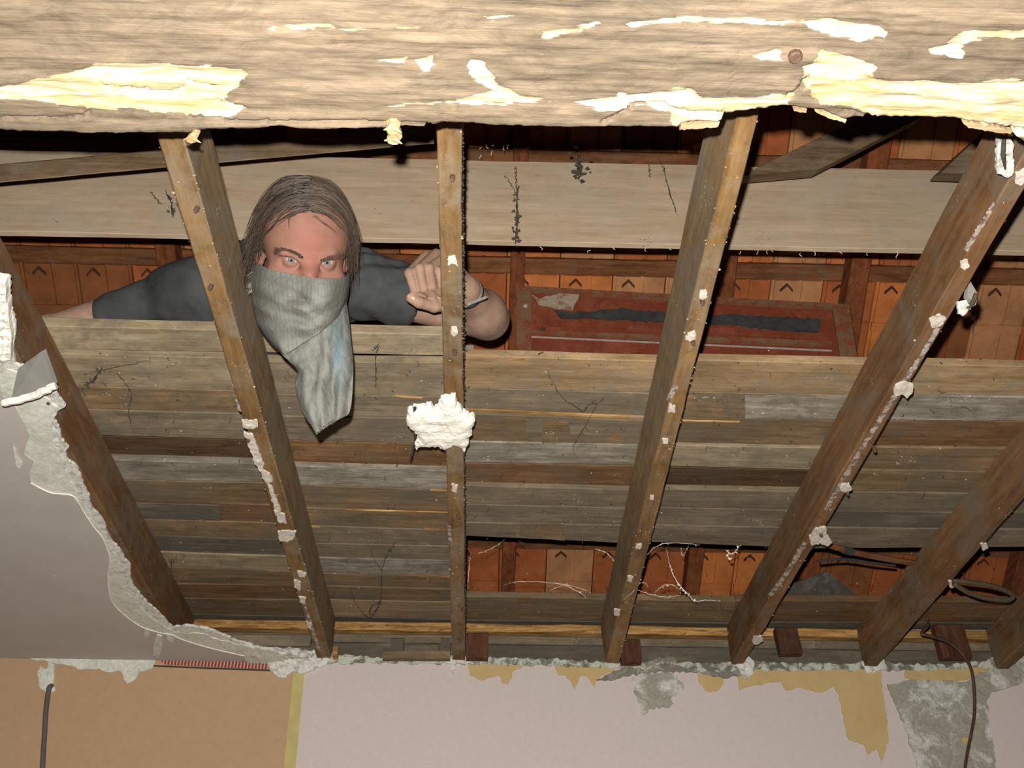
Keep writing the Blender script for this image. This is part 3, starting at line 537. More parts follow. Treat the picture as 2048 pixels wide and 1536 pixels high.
# ------------------------------------------------------------------ loft boards on the joists
loft = empty('floor_loft', (0, 2.2, HB)); tag(loft, kind='structure')
ZB = HB+.0012
def plank(x0, t0, b0, x1, t1, b1, mat, lift=0.0, thick=.02, parent=loft, name='plank', jit=.0014):
    z = ZB+lift; g = .8
    o = timber(name, onz(x0, t0+g, z), onz(x0, b0-g, z), onz(x1, t1+g, z), onz(x1, b1-g, z), (0, 0, thick), M[mat], parent, None, jit, .0016)
    return o
bays = [
 # x0, x1, list of (top-left row, top-right row, material, lift); last entry closes the bay
 (60, 500, [(705, 715, 'pale', 0), (769, 783, 'brown', .002), (815, 828, 'grey', .001), (867, 881, 'dark', .02), (915, 929, 'white', 0), (957, 966, 'brown', .003), (998, 1009, None, 0)]),
 (200, 620, [(994, 1012, 'red', .004), (1035, 1047, 'brown', .001), (1068, 1080, 'slategrey', .005), (1100, 1114, 'pale', 0), (1129, 1144, 'brown', .004), (1165, 1171, 'red', .001), (1193, 1200, 'brown', .003), (1224, 1234, 'slategrey', .006), (1237, 1247, None, 0)]),
 (505, 905, [(722, 725, 'pale', 0), (788, 793, 'grey', .003), (831, 838, 'grey', .001), (880, 889, 'red', .014), (931, 941, 'white', 0), (968, 981, 'brown', .003), (1014, 1026, 'brown', .001), (1050, 1060, 'grey', .003), (1086, 1092, 'grey', .001), (1114, 1121, 'white', 0), (1146, 1152, 'brown', .004), (1171, 1178, 'brown', .001), (1199, 1204, 'tan', .002), (1232, 1238, 'slategrey', .007), (1249, 1253, None, 0)]),
 (918, 1330, [(710, 723, 'tan', 0), (775, 787, 'grey', .003), (817, 834, 'tan', .006), (826, 842, 'brown', .001), (882, 890, 'white', 0), (925, 932, 'red', .012), (970, 980, 'grey', 0), (1008, 1016, 'grey', .003), (1044, 1051, 'grey', .001), (1072, 1088, None, 0)]),
 (1300, 1740, [(719, 728, 'tan', 0), (783, 790, 'brown', .003), (834, 842, 'brown', .008), (889, 896, 'pale', 0), (932, 942, 'dark', .014), (977, 983, 'grey', 0), (1014, 1021, 'grey', .003), (1049, 1055, 'grey', .001), (1084, 1096, None, 0)]),
 (1660, 2520, [(726, 746, 'tan', .001), (790, 797, 'white', .004), (841, 845, 'red', .012), (893, 901, 'brown', .006), (938, 952, 'brown', .003), (983, 991, 'grey', 0), (1021, 1031, 'slategrey', .003), (1054, 1063, 'grey', .001), (1098, 1090, None, 0)]),
 (918, 1500, [(1192, 1203, 'brown', 0), (1240, 1246, 'slategrey', .006), (1254, 1259, None, 0)]),
 (1470, 2520, [(1200, 1207, 'red', 0), (1243, 1248, 'slategrey', .007), (1257, 1262, None, 0)])]
m2 = lambda y: 500+(y-720)*.31                # rows at which boards of neighbouring bays meet, hidden above the joists
m4 = lambda y: 1350-(y-720)*.24
m5 = lambda y: 1765-(y-740)*.54
joint = {0: (None, m2), 1: (None, m2), 2: (m2, None), 3: (None, m4), 4: (m4, m5), 5: (m5, None), 6: (None, None), 7: (None, None)}
for q, (x0, x1, rows) in enumerate(bays):
    for (a, b, m, l), (a2, b2, _, _) in zip(rows[:-1], rows[1:]):
        jl, jr = joint[q]; x0_ = jl(a)+1 if jl else x0; x1_ = jr(b)-1 if jr else x1
        plank(x0_, a, a2, x1_, b, b2, m, l, jit=.0011 if m != 'white' else .0018)
# darker inset lengths visible on some boards
plank(205, 1004, 1037, 440, 1010, 1042, 'slategrey', .0005, .003)
plank(1052, 833, 884, 1330, 842, 889, 'grey', .0004, .001); plank(1085, 836, 886, 1330, 843, 889, 'brown', .0002, .001)
plank(1490, 790, 838, 1730, 792, 841, 'white', .0005, .002); plank(1395, 786, 834, 1445, 788, 838, 'brown', .0006, .002)
plank(1040, 1046, 1074, 1130, 1047, 1082, 'brown', .0003, .001)
ebd = plank(20, 650, 697, 905, 669, 713, 'pale', -.0006, .024, None, 'loose_board', .0012)
tag(ebd, 'pale loose board along the rim of the loft opening, under the man\'s sleeve', 'board')
# thin bright splits along board edges
for x0, y0, x1, y1, w in ((790, 790, 845, 795, 3.5), (938, 817, 1260, 832, 5), (690, 1018, 900, 1024, 2.5), (850, 1056, 900, 1060, 3), (615, 1051, 640, 1052, 3), (840, 1150, 905, 1153, 4), (1300, 838, 1480, 842, 3), (1015, 718, 1050, 716, 4), (860, 979, 900, 981, 3)):
    plank(x0, y0, y0+w+1.6, x1, y1, y1+w+1.6, 'orange', -.0012, .003, name='split_edge', jit=.0006)

# ------------------------------------------------------------------ timbers at the head of the far wall
xa, xb = XL+.3, XR-.3
def face_timber(name, zlo, zhi, x0, x1, y, mat, jit=.003, dep=.09, ch=.004):
    return timber(name, (x0, y, zlo), (x0, y+dep, zlo), (x1, y, zlo), (x1, y+dep, zlo), (0, 0, zhi-zlo), M[mat], None, 90, jit, ch)
tag(face_timber('wall_plate', HC+.001, HC+.062, xa, xb, YW+.006, 'slategrey', .004), 'grey timber wall plate lying along the top of the papered wall', 'timber')
sp = face_timber('split_batten', HC+.096, HC+.122, xa, xb, YW-.012, 'orange', .003, .05)
tag(sp, 'splintered orange batten running along above the wall plate', 'batten')
for k in range(26):
    x = -.95+k*.075+.03*math.sin(k*7); z = HC+.094+.02*((k*37) % 10)/10; L = .05+.08*((k*53) % 10)/10
    V, Fc = tube_geo(spline([(x, YW-.013, z), (x+L*.5, YW-.019-.004*(k % 3), z-.004), (x+L, YW-.013, z+.003)], 7), [.0008, .003, .0042, .0045, .004, .0025, .0007], 4); mesh_obj('splinter', V, Fc, M['orange'], sp)
tag(face_timber('grey_batten', HC+.0635, HC+.0905, xa, xb, YW+.006, 'grey', .001), 'thin weathered batten between the wall plate and the splintered batten', 'batten')
fill = slab('wall_head_fill', XL+.2, XR-.2, YW+.10, YW+.30, HC, HB+.06, M['brickwork']); tag(fill, kind='structure')
def block(px0, py0, px1, py1, mat, label, y=YW-.05, name='timber_block', dep=.033, lean=0.0):
    a = ony(px0, py1, y); b = ony(px1, py1, y); c = ony(px0, py0, y)
    o = timber(name, a, a+np.array([0, dep, 0]), b, b+np.array([0, dep, 0]), (lean, 0, c[2]-a[2]), M[mat], None, 6, .002, .004); return tag(o, label, 'block')
block(932, 1264, 976, 1314, 'block_red', 'square brown timber block beside the joist with the plaster chunk')
block(1243, 1277, 1284, 1323, 'block_red', 'dark red timber block beside the knotty joist')
block(1562, 1254, 1606, 1306, 'block_red', 'red-brown block with rounded top between the two broad brown joists', lean=-.004)
block(1886, 1248, 1946, 1315, 'block_red', 'tall red block behind the hanging wire')
block(664, 1290, 674, 1312, 'orange', 'small orange wood offcut against the plaster-caked joist', name='wood_offcut', dep=.03, y=YW-.075)
block(808, 1288, 876, 1304, 'grey', 'grey packing piece with a dark top on the wall plate', name='packing_piece', dep=.02)
block(780, 1275, 806, 1300, 'slategrey', 'small dark packer beside the grey packing piece', name='packing_piece', dep=.02)
block(880, 1275, 900, 1302, 'slategrey', 'narrow dark packer next to the joist with the plaster chunk', name='packing_piece', dep=.02)
block(765, 1300, 900, 1316, 'brown', 'low brown strip in front of the wall plate', name='packing_piece', dep=.03)
block(400, 1268, 620, 1290, 'pale', 'pale strip over the broken plaster corner', name='packing_piece', y=YW-.02, dep=.02)

# ------------------------------------------------------------------ purlin, slanting plank and brace in the loft
YP = 1.60
def yq(px, py): return ony(px, py, YP)
pl0, pl1, pr0, pr1 = yq(-300, 456), yq(-300, 362), yq(2620, 514), yq(2620, 340)
zlo0, zlo1 = pl0[2], pr0[2]; zh0 = yq(0, 330)[2]; zh1 = yq(2048, 330)[2]
pur = timber('purlin', pl0, pl0+np.array([0, .015, 0]), pr0, pr0+np.array([0, .015, 0]), (0, 0, yq(1024, 322)[2]-yq(1024, 482)[2]), M['purlin'], None, 80, .0016, .0012)
tag(pur, 'wide pale sawn purlin spanning behind the man\'s head', 'purlin')
sl_ = timber('slanting_plank', ony(-260, 388, 1.36), ony(-260, 388, 1.385), ony(868, 287, 1.36), ony(868, 287, 1.385), (0, 0, .058), M['brace'], None, 50, .0016, .003)
tag(sl_, 'narrow plank slanting over the purlin beside the big beam', 'plank')
br = timber('brace', W(1480, 352, 2.28), W(1640, 338, 2.30), W(1720, 235, 2.42), W(1850, 232, 2.44), (0, .05, .03), M['brace'], None, 24, .002, .003)
tag(br, 'diagonal brown brace rising behind the purlin', 'brace')
br2 = timber('brace', W(1880, 345, 2.28), W(2030, 352, 2.30), W(2010, 225, 2.42), W(2110, 226, 2.44), (0, .05, .03), M['brace'], None, 24, .002, .003)
tag(br2, 'second brace half hidden behind the broad brown joist', 'brace')

# ------------------------------------------------------------------ roof: tiles, battens, rafters
SL = math.radians(30); Y1, Z1 = 2.39, CZ+2.15
def rp(x, s, n=0.0):
    """Point on the underside of the tiles: s up the slope from (Y1,Z1), n towards the loft."""
    return np.array([x, Y1 - s*math.cos(SL) - n*math.sin(SL), Z1 + s*math.sin(SL) - n*math.cos(SL)])
roof = empty('roof', (0, Y1, Z1)); tag(roof, kind='structure')
TW, G = .168, .333
def tile_mesh(idx, mats):
    mb = MB(); rnd = random.Random(idx)
    def bx(x0, x1, s0, s1, n0, n1_, m):
        P = [np.array([x, -s*math.cos(SL)-n*math.sin(SL), s*math.sin(SL)-n*math.cos(SL)]) for n in (n0, n1_) for s in (s0, s1) for x in (x0, x1)]
        mb.add(P, [(0, 2, 3, 1), (4, 5, 7, 6), (0, 1, 5, 4), (2, 6, 7, 3), (0, 4, 6, 2), (1, 3, 7, 5)], m)
    bx(.002, TW-.002, -G+.004, .03, -.014, 0, 0)
    w1 = .088
    bx(.012, w1, -G+.02, -.02, 0, .007, 0); bx(w1+.012, TW-.01, -G+.02, -.02, 0, .006, 0)
    bx(.006, TW-.006, -G*.5-.014, -G*.5+.014, .0, .012, 0)
    cx = .05                                                                        # the moulded nib: an inverted V
    for sg in (-1, 1):
        P = []
        for n in (.006, .013):
            for (a, s) in ((0, -.036), (sg*.020, -.056), (sg*.020, -.047), (0, -.027)):
                P.append(np.array([cx+a, -s*math.cos(SL)-n*math.sin(SL), s*math.sin(SL)-n*math.cos(SL)]))
        mb.add(P, [(0, 1, 2, 3), (4, 7, 6, 5), (0, 4, 5, 1), (1, 5, 6, 2), (2, 6, 7, 3), (3, 7, 4, 0)], 1)
    o = mb.build('tile', [mats, M['tile_gap']])
    bm = bmesh.new(); bm.from_mesh(o.data); bmesh.ops.recalc_face_normals(bm, faces=bm.faces); bm.to_mesh(o.data); bm.free()
    return o
protos = [tile_mesh(i, m) for i, m in enumerate(M['tile'])]
S_B0 = (Y1-2.265)/math.cos(SL)                                       # the batten seen just under the purlin
rt = random.Random(9); used = [False]*4
for r in range(-4, 5):
    s = S_B0 + r*G
    for c in range(-10, 14):
        if r > 2 and not (-8 < c < 12): continue
        x = .046 + c*TW; k = rt.choices(range(4), [5, 3, 3, 2])[0]
        if r < 1 and x > 1.0: k = rt.choices(range(4), [1, 3, 1, 4])[0]
        if x < -.75: k = rt.choices(range(4), [1, 3, 1, 3])[0]
        if not used[k]: o = protos[k]; used[k] = True
        else: o = protos[k].copy(); COL.objects.link(o)
        o.parent = roof; p = rp(x, s, rt.uniform(-.002, .003)) - np.array(roof.location); o.location = p
    a = rp(-1.75, s-.012, .001); up = rp(0, 0, .026)-rp(0, 0, 0); e = rp(0, .05, 0)-rp(0, 0, 0)
    b = rp(2.5, s-.012, .001)
    par(timber('batten', a+up, a+e+up, b+up, b+e+up, -up, M['batten'], None, 40, .0015, .002), roof)
for x, wd in ((.055, .045), (.70, .05), (1.10, .062), (-1.02, .06), (1.85, .05), (-.42, .045)):
    a0, a1 = rp(x, -1.4, .095), rp(x+wd, -1.4, .095); b0, b1 = rp(x, 1.5, .095), rp(x+wd, 1.5, .095); up = rp(0, 0, .028)-rp(0, 0, .095)
    par(timber('rafter', a0, a1, b0, b1, up, M['rafter'], None, 50, .002, .003), roof)
felt = [rp(-2.7, -1.5, -.05), rp(2.9, -1.5, -.05), rp(2.9, 2.2, -.05), rp(-2.7, 2.2, -.05)]
box_px('roof_covering', felt, 0, (0, .02, .04), M['tile_gap'], roof)
rz = felt[2][2]; ry = felt[2][1]
box_px('far_slope', [(-2.7, ry, rz), (2.9, ry, rz), (2.9, YB-.4, rz-(ry-YB+.4)*math.tan(SL)), (-2.7, YB-.4, rz-(ry-YB+.4)*math.tan(SL))], 0, (0, 0, .05), M['tile_gap'], roof)
for nm, x in (('gable_left', -2.6), ('gable_right', 2.8)):
    box_px(nm, [(x, YB-.2, HC), (x, YW+.3, HC), (x, YW+.3, CZ+1.9), (x, ry, rz), (x, YB-.2, CZ+1.6)], 0, (.1 if x > 0 else -.1, 0, 0), M['brickwork'], roof)

# ------------------------------------------------------------------ red panel and small things in the loft
YR = 2.0
def yr(px, py, off=0): return ony(px, py, YR-off)
rpn = empty('red_panel', (yr(1360, 700)[0], YR, HB+.03)); tag(rpn, 'old red-painted wooden panel with a torn black strip, standing behind the joists', 'panel')
zbot = HB+.0225
def rq(name, x0, x1, y0l, y0r, y1l, y1r, mat, off, thick=.02, down=False):
    p = [yr(x0, y0l, off), yr(x1, y0r, off), yr(x1, y1r, off), yr(x0, y1l, off)]
    if down: p[2][2] = p[3][2] = zbot
    return box_px(name, p, 0, (0, thick, 0), M[mat], rpn)
rq('back_board', 1036, 1694, 574, 610, 720, 728, 'redpaint', 0, .02, True)
rq('side_strip', 1033, 1062, 572, 574, 720, 722, 'redworn', .008, .008, True)
rq('side_strip', 1664, 1698, 608, 610, 725, 728, 'redworn', .008, .008, True)
rq('top_rail', 1040, 1690, 571, 608, 578, 615, 'redworn', .014, .014)
sheet('tar_strip', jag([(1110, 622), (1150, 627), (1240, 620), (1330, 628), (1450, 632), (1640, 640), (1636, 668), (1560, 664), (1460, 650), (1300, 644), (1180, 638), (1124, 640)], 2, 8, 5), lambda a, b: yr(a, b, .001), NW, .006, M['tar'], rpn, step=9, lump=.002, seed=5)
sheet('chipped_patch', jag([(1064, 590), (1080, 600), (1154, 578), (1158, 592), (1146, 622), (1110, 618), (1078, 610)], 2, 7, 6), lambda a, b: yr(a, b, .001), NW, .005, M['veneer'], rpn, step=8, lump=.001, seed=6)
rq('moulding', 1062, 1664, 660, 682, 666, 690, 'redworn', .010, .01)
rq('moulding', 1062, 1664, 672, 700, 673.2, 701.4, 'metal', .004, .004)
rq('moulding', 1100, 1664, 636, 668, 650, 680, 'redpaint', .007, .007)
nailhead(yr(1051, 612, .009), (0, -1, 0), .006, 'screw', M['metal'], rpn)
nailhead(yr(1086, 660, .009), (0, -1, 0), .007, 'screw', M['tar'], rpn)
mt = box_px('metal_offcut', [W(928, 690, 2.2), W(947, 690, 2.2), W(949, 712, 2.2), W(928, 712, 2.2)], 0, (0, .09, .02), M['cable']); tag(mt, 'grey metal offcut lying on the boards beside the man\'s elbow', 'offcut')
slp = [W(1560, 1210, 3.02), W(1588, 1166, 3.02), W(1656, 1142, 3.02), W(1692, 1172, 3.02), W(1735, 1212, 3.02)]
sla = box_px('broken_slate', slp, 0, (0, .006, .003), M['slate']); tag(sla, 'broken dark slate leaning in the gap between the two broad brown joists', 'slate')
rail = MB(); a = spline([W(1652, 1088, 2.72), W(1700, 1103, 2.74), W(1770, 1117, 2.76), W(1838, 1128, 2.78)], 12); rail.add(*tube_geo(a, .009, 7))
rl = rail.build('wooden_rail', M['batten'], None); tag(rl, 'thin wooden rail sloping below the lowest loft boards, above the broken slate', 'rail')
V, Fc = tube_geo([a[3]-(a[4]-a[3])*.2, a[4]], .0108, 8); mesh_obj('rail_band', V, Fc, M['tar'], rl)
V, Fc = tube_geo(spline([W(1638, 1122, 2.73), W(1690, 1118, 2.75), W(1745, 1126, 2.77), W(1790, 1131, 2.79)], 10), .004, 5); tag(mesh_obj('rail_dark_underside', V, Fc, M['tar']), 'dark strip standing in for the darker underside of the wooden rail', 'strip')  # the rail's darker underside, put in as a separate dark strip
# cables
def cable(name, pts, r, mat, label, n=50, parent=None):
    V, Fc = tube_geo(spline(pts, n), r, 8); o = mesh_obj(name, V, Fc, M[mat], parent, True)
    if label: tag(o, label, 'cable')
    return o
ycab = YW-.014
cable('wall_cable', [ony(104, 1372, YW-.004), ony(98, 1378, ycab), ony(92, 1420, ycab), ony(89, 1470, ycab), ony(85, 1536, ycab), ony(82, 1640, ycab), ony(80, 1750, YW-.008)], .0075, 'cable', 'thick grey cable coming out of putty on the peach wall')
wire = cable('hanging_wire', [W(1853, 1233, 2.92), W(1856, 1250, 2.90), W(1843, 1267, 2.86), W(1862, 1272, 2.86), W(1900, 1286, 2.88), W(1930, 1315, 2.88), W(1945, 1350, 2.90), W(1949, 1420, 2.90), ony(1942, 1470, YW-.02), ony(1934, 1510, YW-.02), ony(1928, 1560, YW-.02), ony(1920, 1700, YW-.012)], .0045, 'cable_brown', 'thin brown wire curling down from a joist over the grey plaster patch', 70)
nailhead(ony(1929, 1480, YW-.004), (0, -1, 0), .010, 'wire_clip', M['ochre'], wire, .008)
cable('cable_loop', [W(1905, 1162, 2.60), W(1935, 1164, 2.60), W(1985, 1172, 2.62), W(2020, 1186, 2.64), W(2026, 1194, 2.65), W(2012, 1200, 2.64), W(1970, 1196, 2.62), W(1935, 1184, 2.60), W(1908, 1168, 2.58)], .0065, 'cable_olive', 'stiff olive cable loop poking out beside the last joist', 70)
clip = MB(); cp = [W(1938, 558, 1.78), W(1956, 588, 1.79), W(1952, 610, 1.79), W(1934, 592, 1.78)]
clip.add(cp+[p+np.array([0, .012, .006]) for p in cp], [(0, 1, 2, 3), (7, 6, 5, 4), (0, 4, 5, 1), (1, 5, 6, 2), (2, 6, 7, 3), (3, 7, 4, 0)])
co = clip.build('cable_clip', M['metal']); tag(co, 'bent grey metal cable clip with a wire stub at the broad joist', 'clip')
V, Fc = tube_geo(spline([W(1952, 588, 1.77), W(1945, 606, 1.765), W(1934, 618, 1.76)], 8), .004, 7); mesh_obj('wire_stub', V, Fc, M['cable_olive'], co, True)
sheet('clip_scrap', jag([(1912, 604), (1930, 600), (1938, 618), (1924, 632), (1914, 628)], 1.5, 5, 3), lambda a, b: W(a, b, 1.765), -Fv, .006, M['plaster_rough'], co, step=5, lump=.003, seed=2)
ps = sheet('plaster_shard', jag([(1992, 274), (2022, 276), (2024, 336), (2012, 346), (1990, 338)], 2, 6, 5), lambda a, b: onz(a, b, HC-.012), DN, .010, M['plaster_rough'], None, step=5, lump=.008, seed=12)
tag(ps, 'splintered white shard stuck under the broad joist near the big beam', 'plaster')
mb = MB(); mb.add(*tube_geo([onz(2008, 276, HC-.024), onz(2006, 310, HC-.026), onz(2012, 348, HC-.02)], [.003, .004, .001], 5)); mb.build('bark_fibre', M['web'], ps)

# ------------------------------------------------------------------ the man in the loft
class Prim:
    def __init__(s, fn, lo, hi, k=.01, op='add'): s.fn, s.lo, s.hi, s.k, s.op = fn, np.asarray(lo, float), np.asarray(hi, float), k, op
def rcone(a, b, r1, r2, k=.01, op='add'):
    a = np.asarray(a, float); b = np.asarray(b, float); ba = b-a; L = ba@ba
    def fn(X, Y, Z):
        px, py, pz = X-a[0], Y-a[1], Z-a[2]
        t = np.clip((px*ba[0]+py*ba[1]+pz*ba[2])/L, 0, 1)
        return np.sqrt((px-t*ba[0])**2+(py-t*ba[1])**2+(pz-t*ba[2])**2)-(r1+(r2-r1)*t)
    R = max(r1, r2); return Prim(fn, np.minimum(a, b)-R, np.maximum(a, b)+R, k, op)
def ell(c, r, Rm=None, k=.01, op='add'):
    c = np.asarray(c, float); r = np.asarray(r, float); A = np.eye(3) if Rm is None else np.asarray(Rm).T   # world -> local
    def fn(X, Y, Z):
        px, py, pz = X-c[0], Y-c[1], Z-c[2]
        q = [A[i, 0]*px+A[i, 1]*py+A[i, 2]*pz for i in range(3)]
        k0 = np.sqrt(sum((q[i]/r[i])**2 for i in range(3))); k1 = np.sqrt(sum((q[i]/r[i]**2)**2 for i in range(3)))+1e-9
        return k0*(k0-1)/k1
    e = np.abs(np.asarray(A).T)@r; return Prim(fn, c-e, c+e, k, op)
def smin(a, b, k): h = np.maximum(k-np.abs(a-b), 0)/k; return np.minimum(a, b)-h*h*k*.25
def smax(a, b, k): return -smin(-a, -b, k)
def sdf_eval(prims, P):
    P = np.asarray(P, float); d = np.full(P.shape[:-1], .1)
    for p in prims:
        v = p.fn(P[..., 0], P[..., 1], P[..., 2]); d = smin(d, v, p.k) if p.op == 'add' else smax(d, -v, p.k)
    return d
def sdf_mesh(prims, h, disp=None):
    lo = np.min([p.lo for p in prims if p.op == 'add'], 0)-4*h; hi = np.max([p.hi for p in prims if p.op == 'add'], 0)+4*h
    n = np.ceil((hi-lo)/h).astype(int)+1; A = np.full(n, .1, np.float32)
    ax = [lo[i]+h*np.arange(n[i]) for i in range(3)]
    for p in prims:
        pad = p.k+3*h+.006
        i0 = np.maximum(((p.lo-pad-lo)/h).astype(int), 0); i1 = np.minimum(np.ceil((p.hi+pad-lo)/h).astype(int)+1, n)
        if (i1 <= i0).any(): continue
        sl = tuple(slice(a, b) for a, b in zip(i0, i1))
        X, Y, Z = [ax[i][i0[i]:i1[i]].reshape([-1 if j == i else 1 for j in range(3)]) for i in range(3)]
        v = p.fn(X, Y, Z).astype(np.float32); A[sl] = smin(A[sl], v, p.k) if p.op == 'add' else smax(A[sl], -v, p.k)
    # surface nets
    s = A < 0; c = np.zeros(n-1, np.int8)
    for o in np.ndindex(2, 2, 2): c += s[o[0]:n[0]-1+o[0], o[1]:n[1]-1+o[1], o[2]:n[2]-1+o[2]]
    act = (c > 0) & (c < 8); ids = np.argwhere(act); idx = np.full(act.shape, -1, np.int32); idx[act] = np.arange(len(ids))
    acc = np.zeros((len(ids), 3)); cnt = np.zeros(len(ids)); cor = list(np.ndindex(2, 2, 2))
    for i, o1 in enumerate(cor):
        for o2 in cor[i+1:]:
            if sum(abs(a-b) for a, b in zip(o1, o2)) != 1: continue
            v1 = A[tuple((ids+o1).T)]; v2 = A[tuple((ids+o2).T)]; m = (v1 < 0) != (v2 < 0); t = np.where(m, v1/np.where(m, v1-v2, 1), 0)[:, None]
            acc += np.where(m[:, None], np.array(o1)+t*(np.array(o2)-np.array(o1)), 0); cnt += m
    V = lo+h*(ids+acc/cnt[:, None]); Qs = []
    for d in range(3):
        e1, e2 = (d+1) % 3, (d+2) % 3
        a = [slice(1, n[i]-1) for i in range(3)]; a[d] = slice(0, n[d]-1); b = list(a); b[d] = slice(1, n[d])
        S1, S2 = s[tuple(a)], s[tuple(b)]; E = np.argwhere(S1 != S2)
        if not len(E): continue
        off = np.array([1, 1, 1]); off[d] = 0; E0 = E+off; fl_ = S1[tuple(E.T)]
        u1 = np.zeros(3, int); u1[e1] = 1; u2 = np.zeros(3, int); u2[e2] = 1
        q = np.stack([idx[tuple((E0-u1-u2).T)], idx[tuple((E0-u2).T)], idx[tuple(E0.T)], idx[tuple((E0-u1).T)]], 1)
        q[~fl_] = q[~fl_][:, ::-1]; Qs.append(q)
    Qd = np.concatenate(Qs); Qd = Qd[(Qd >= 0).all(1)]
    return V, Qd
def rotm(ax, deg):
    return np.array(Matrix.Rotation(math.radians(deg), 3, Vector(ax)))

# head frame: X to the picture's right, Y towards the crown, Z out of the face
HCEN = W(609, 499, 1.80)
zh = -ray(609, 499); zh /= np.linalg.norm(zh); xh = Rv-zh*(Rv@zh); xh /= np.linalg.norm(xh); yh = np.cross(zh, xh)
HB0 = np.stack([xh, yh, zh], 1)
HR = HB0 @ rotm((0, 0, 1), -4) @ rotm((0, 1, 0), 5) @ rotm((1, 0, 0), 17)
hw = lambda x, y, z: HCEN + HR @ np.array([x, y, z], float)
HS = 1.0
head = [ell(hw(0, .032, -.018), (.076, .089, .098), HR), ell(hw(0, .03, .03), (.066, .07, .064), HR, .03),
        ell(hw(0, -.045, .034), (.060, .085, .056), HR, .025), ell(hw(0, -.088, .05), (.040, .036, .042), HR, .025),
        rcone(hw(-.038, .014, .080), hw(-.006, .007, .091), .0105, .0095, .014), rcone(hw(.038, .012, .080), hw(.006, .006, .091), .0105, .0095, .014),
        ell(hw(-.046, -.034, .058), (.022, .018, .02), HR, .02), ell(hw(.046, -.034, .058), (.022, .018, .02), HR, .02)]
eyes = []
def hit(px, py, prims, d0=1.5, d1=2.2, n=900):
    ds = np.linspace(d0, d1, n); P = CAM+ray(px, py)[None]*ds[:, None]; v = sdf_eval(prims, P); i = int(np.argmax(v < 0)) if (v < 0).any() else n//2
    return P[i]
for sx, (ex, ey) in ((-1, (582.5, 521)), (1, (654.5, 526))):
    ds = np.linspace(1.55, 1.9, 1500); P = CAM+ray(ex, ey)[None]*ds[:, None]; zl = (P-HCEN)@HR[:, 2]; eyes.append(P[int(np.argmin(np.abs(zl-.083)))]-ray(ex, ey)/np.linalg.norm(ray(ex, ey))*(-.0118))
ER = .0122
for e in eyes:
    g = (CAM-e)/np.linalg.norm(CAM-e)
    head.append(ell(e+g*.011-HR[:, 1]*.0025, (.0195, .0115, .0125), HR, .012, 'sub'))
eloc = [HR.T@(e-HCEN) for e in eyes]
nx0 = (eloc[0][0]+eloc[1][0])/2
head += [rcone(hw(nx0, eloc[0][1]+.004, .0835), hw(nx0, -.052, .109), .0075, .0115, .016), ell(hw(nx0-.012, -.056, .098), (.008, .008, .011), HR, .008), ell(hw(nx0+.012, -.056, .098), (.008, .008, .011), HR, .008),
         ell(hw(0, -.078, .089), (.024, .006, .008), HR, .006), ell(hw(0, -.09, .087), (.021, .007, .009), HR, .006)]
for e in eyes: head.append(ell(e, (ER+.0022,)*3, None, .005))                # the closed lids' bulge ...
for q, e in enumerate(eyes):                                                  # ... opened by an almond slit
    g = (CAM-e)/np.linalg.norm(CAM-e); t = rotm((0, 0, 1), (-9, 9)[q])
    head.append(ell(e+g*.0165+HR[:, 1]*(-.0012), (.0150, .0037, .0135), HR@t, .0012, 'sub'))
for sx in (-1, 1):
    head += [ell(hw(sx*.077, -.012, -.012), (.009, .031, .018), HR@rotm((0, 1, 0), -sx*18), .008), ell(hw(sx*.084, -.010, -.004), (.006, .019, .009), HR@rotm((0, 1, 0), -sx*18), .004, 'sub')]

shL, shR = W(716, 566, 2.14), W(352, 592, 2.20)                               # the shoulder at picture right / left
elL, wrL = W(976, 638, 2.22), W(930, 580, 2.05)
elR, wrR = W(96, 664, 2.20), W(62, 705, 2.46)
def lift(p, z):
    return p if p[2] >= z else CAM+(p-CAM)*((z-CZ)/(p[2]-CZ))
ZT = HB+.027
elL = lift(elL, ZT+.05); wrL = lift(wrL, ZT+.03); elR = lift(elR, ZT+.045); wrR = lift(wrR, ZT+.03)
nk0, nk1 = hw(0, -.045, -.045), (shL+shR)/2+np.array([0, -.035, .01])
chest = (shL+shR)/2+np.array([-.015, .12, -.015]); waist = chest+np.array([-.03, .30, -.02]); pelv = waist+np.array([-.02, .16, 0])
zc = ZT+.113
for p in (chest, waist, pelv): p[2] = max(p[2], zc)
TR = np.eye(3)
torso = [ell(chest, (.145, .17, .10), None, .04), ell((chest+waist)/2, (.14, .17, .095), None, .05), ell(waist, (.138, .15, .09), None, .05), ell(pelv, (.16, .14, .1), None, .05),
         rcone(chest+np.array([-.08, -.04, .03]), shR, .075, .056, .05), rcone(chest+np.array([.07, -.05, .03]), shL, .07, .054, .05)]
armL = [rcone(shL, elL, .054, .046, .02), rcone(elL, wrL, .045, .028, .012), ell(elL+(wrL-elL)*.25, (.047, .047, .047), None, .03)]
armR = [rcone(shR, elR, .046, .036, .02), rcone(elR, wrR, .038, .027, .012)]
neck = [rcone(nk0, nk1, .055, .064, .03)]
